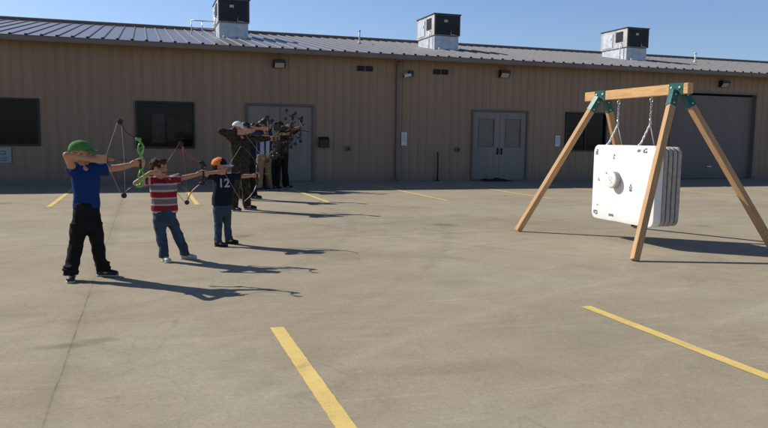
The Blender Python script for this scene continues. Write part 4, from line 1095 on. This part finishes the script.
def wpt(loc, p): return (loc[0]+p[0], loc[1]+p[1], loc[2]+p[2])
k1 = (-.58, 7.78, 0); g1 = wpt(k1, (.542, .02, 1.175))
bow(g1, 'lime green compound bow held by the person in blue', .245, None, (-.19, .415), (-.17, -.335), (.205-.542, -.105-.02, 1.215-1.175), None, M['lime'], M['darkmetal'],
    'arrow with orange vanes on the lime green bow', M['vaneorange'], strm=M['palestring'])
k2 = (.32, 8.69, 0); g2 = wpt(k2, (.335, .015, 1.025))
bow(g2, 'black compound bow with long red limbs held by the person in stripes', .125, None, (-.25, .335), (-.195, -.345), (-.155-.335, -.105-.015, 1.035-1.025), M['redlimb'], M['black'], M['redlimb'],
    'arrow on the red limbed bow', M['redlimb'], strm=M['redlimb'], sr=.0026)
k3 = (.98, 9.80, 0); g3 = wpt(k3, (.465, .015, .935))
arc = [(-.20, -.385, .010, .004), (-.165, -.34, .014, .005), (-.10, -.285, .016, .006), (-.045, -.215, .018, .008), (-.008, -.13, .018, .012), (.008, -.07, .016, .016), (.004, 0, .014, .017), (.008, .07, .016, .016), (-.004, .14, .018, .012),
       (-.04, .22, .018, .008), (-.095, .30, .016, .006), (-.16, .36, .014, .005), (-.215, .395, .010, .004)]
bow(g3, 'dark curved bow held by the person in the number 12 shirt', 0, None, (-.215, .395), (-.20, -.385), (.015-.465, -.115-.015, .985-.935), None, M['black'], M['darkmetal'],
    'arrow on the dark curved bow', M['greybrim'], compound=False, full=arc, strm=M['palestring'])
def adult_bow(loc, s, ha, mr, ml, label, al, strm=None):
    g_ = wpt(loc, ha); bw = bow(g_, label, .27, None, (-.13, .41), (-.13, -.44), (.06*s-ha[0], -.15-ha[1]*(ha[1] < 0), 1.54*s-ha[2]), None, mr, ml, al, M['greybrim'], cam_r=.048, sr=.003, strm=strm)
    m = MB(); m.tube([(.03, 0, .07), (.10, -.03, .09)], .009, 6); link(m, (.10, -.03, .11), .035, .03, .007, pi/2); m.build('sight', M['black'], bw, True)
    m = MB(); m.tube([(.03, 0, -.06), (.20, -.01, -.085)], .009, 8); m.tube([(.19, -.01, -.084), (.235, -.01, -.09)], .022, 10); m.build('stabiliser', M['black'], bw, True)
    m = MB(); m.cap((.03, -.06, .20), (.035, -.06, .28), .045, .05); m.box((.0, -.06, -.16), (.05, .04, .03)); m.build('quiver', M['black'], bw, True)
    for q in range(4):
        m = MB(); x = -.015+q*.022; m.tube([(x, -.06, .22), (x-.01, -.06, -.42)], .0045, 5); m.tube([(x-.008, -.06, -.33), (x-.01, -.06, -.40)], .012, 4); m.build('quiver_arrow', M['shaft'], bw, True)
adult_bow((1.79, 14.40, 0), 1.0, (.665, .03, 1.43), M['camobow'], M['camobow'], 'pale camouflage bow held by the person in the white cap', 'arrow on the pale camouflage bow', M['palestring'])
adult_bow((2.27, 16.9, 0), 1.82/1.77, (.70, .03, 1.43), M['black'], M['black'], 'black bow held by the person in navy with a dark cap', None)
adult_bow((3.10, 19.75, 0), 1.93/1.77, (.665*1.09, .03, 1.43*1.09), M['darkmetal'], M['camobow'], 'bow with mottled limbs held by the person in khaki trousers', None)
adult_bow((3.22, 19.95, 0), 2.0/1.77, (.62, -.22, 1.78), M['black'], M['black'], 'black bow held highest by the tallest person', None)
adult_bow((3.66, 20.25, 0), 1.93/1.77, (.46, -.34, 1.72), M['black'], M['darkmetal'], 'black bow held farthest right before the grey door', None)

# ---------------------------------------------------------------- light, sky, camera
SUN_AZ_DIR = Vector((-.745, .667)).normalized(); SUN_EL = radians(37.5)
sd = bpy.data.lights.new('sun', 'SUN'); sd.energy = 4.8; sd.angle = radians(.53); sd.color = (1, .94, .84)
so = bpy.data.objects.new('sun', sd); col.objects.link(so)
dirv = Vector((SUN_AZ_DIR.x*cos(SUN_EL), SUN_AZ_DIR.y*cos(SUN_EL), sin(SUN_EL)))
so.rotation_euler = (-dirv).to_track_quat('-Z', 'Y').to_euler(); so.location = (-10, 10, 20)
w = bpy.data.worlds.new('World'); scene.world = w; w.use_nodes = True; nt = w.node_tree
bg = nt.nodes['Background']; sky = nt.nodes.new('ShaderNodeTexSky'); sky.sky_type = 'NISHITA'; sky.sun_disc = False
sky.sun_elevation = SUN_EL; sky.sun_rotation = atan2(SUN_AZ_DIR.x, SUN_AZ_DIR.y); sky.air_density = 1.0; sky.dust_density = 0.7; sky.ozone_density = 1.5
mx = nt.nodes.new('ShaderNodeMix'); mx.data_type = 'RGBA'; mx.blend_type = 'MULTIPLY'; mx.inputs[0].default_value = 1; mx.inputs[7].default_value = (1.04, 1.18, 1.5, 1)
nt.links.new(sky.outputs[0], mx.inputs[6])
# sky dimmed further toward the zenith so that shade stays dark
tcw = nt.nodes.new('ShaderNodeTexCoord'); sxw = nt.nodes.new('ShaderNodeSeparateXYZ'); nt.links.new(tcw.outputs['Generated'], sxw.inputs[0])
zr = ramp(nt, [(0.20, (1, 1, 1)), (0.60, (0.50, 0.50, 0.52)), (1.0, (0.42, 0.42, 0.45))]); nt.links.new(sxw.outputs['Z'], zr.inputs['Fac'])
mz = nt.nodes.new('ShaderNodeMix'); mz.data_type = 'RGBA'; mz.blend_type = 'MULTIPLY'; mz.inputs[0].default_value = 1
nt.links.new(mx.outputs[2], mz.inputs[6]); nt.links.new(zr.outputs['Color'], mz.inputs[7]); nt.links.new(mz.outputs[2], bg.inputs['Color']); bg.inputs['Strength'].default_value = 0.087

cd = bpy.data.cameras.new('camera'); cd.sensor_width = 36; cd.lens = 720/768*36; cd.clip_end = 3000; cd.clip_start = .05
co = bpy.data.objects.new('camera', cd); col.objects.link(co); scene.camera = co
pitch, yaw, roll = radians(5.95), radians(18.4), radians(.75)
fw = Vector((sin(yaw)*cos(pitch), cos(yaw)*cos(pitch), -sin(pitch))); r0 = Vector((cos(yaw), -sin(yaw), 0)); u0 = r0.cross(fw)
rr = r0*cos(roll)+u0*sin(roll); uu = -r0*sin(roll)+u0*cos(roll)
co.matrix_world = Matrix.Translation((0, 0, 1.45)) @ Matrix((rr, uu, -fw)).transposed().to_4x4()
scene.view_settings.view_transform = 'Standard'; scene.view_settings.look = 'None'; scene.view_settings.exposure = 0
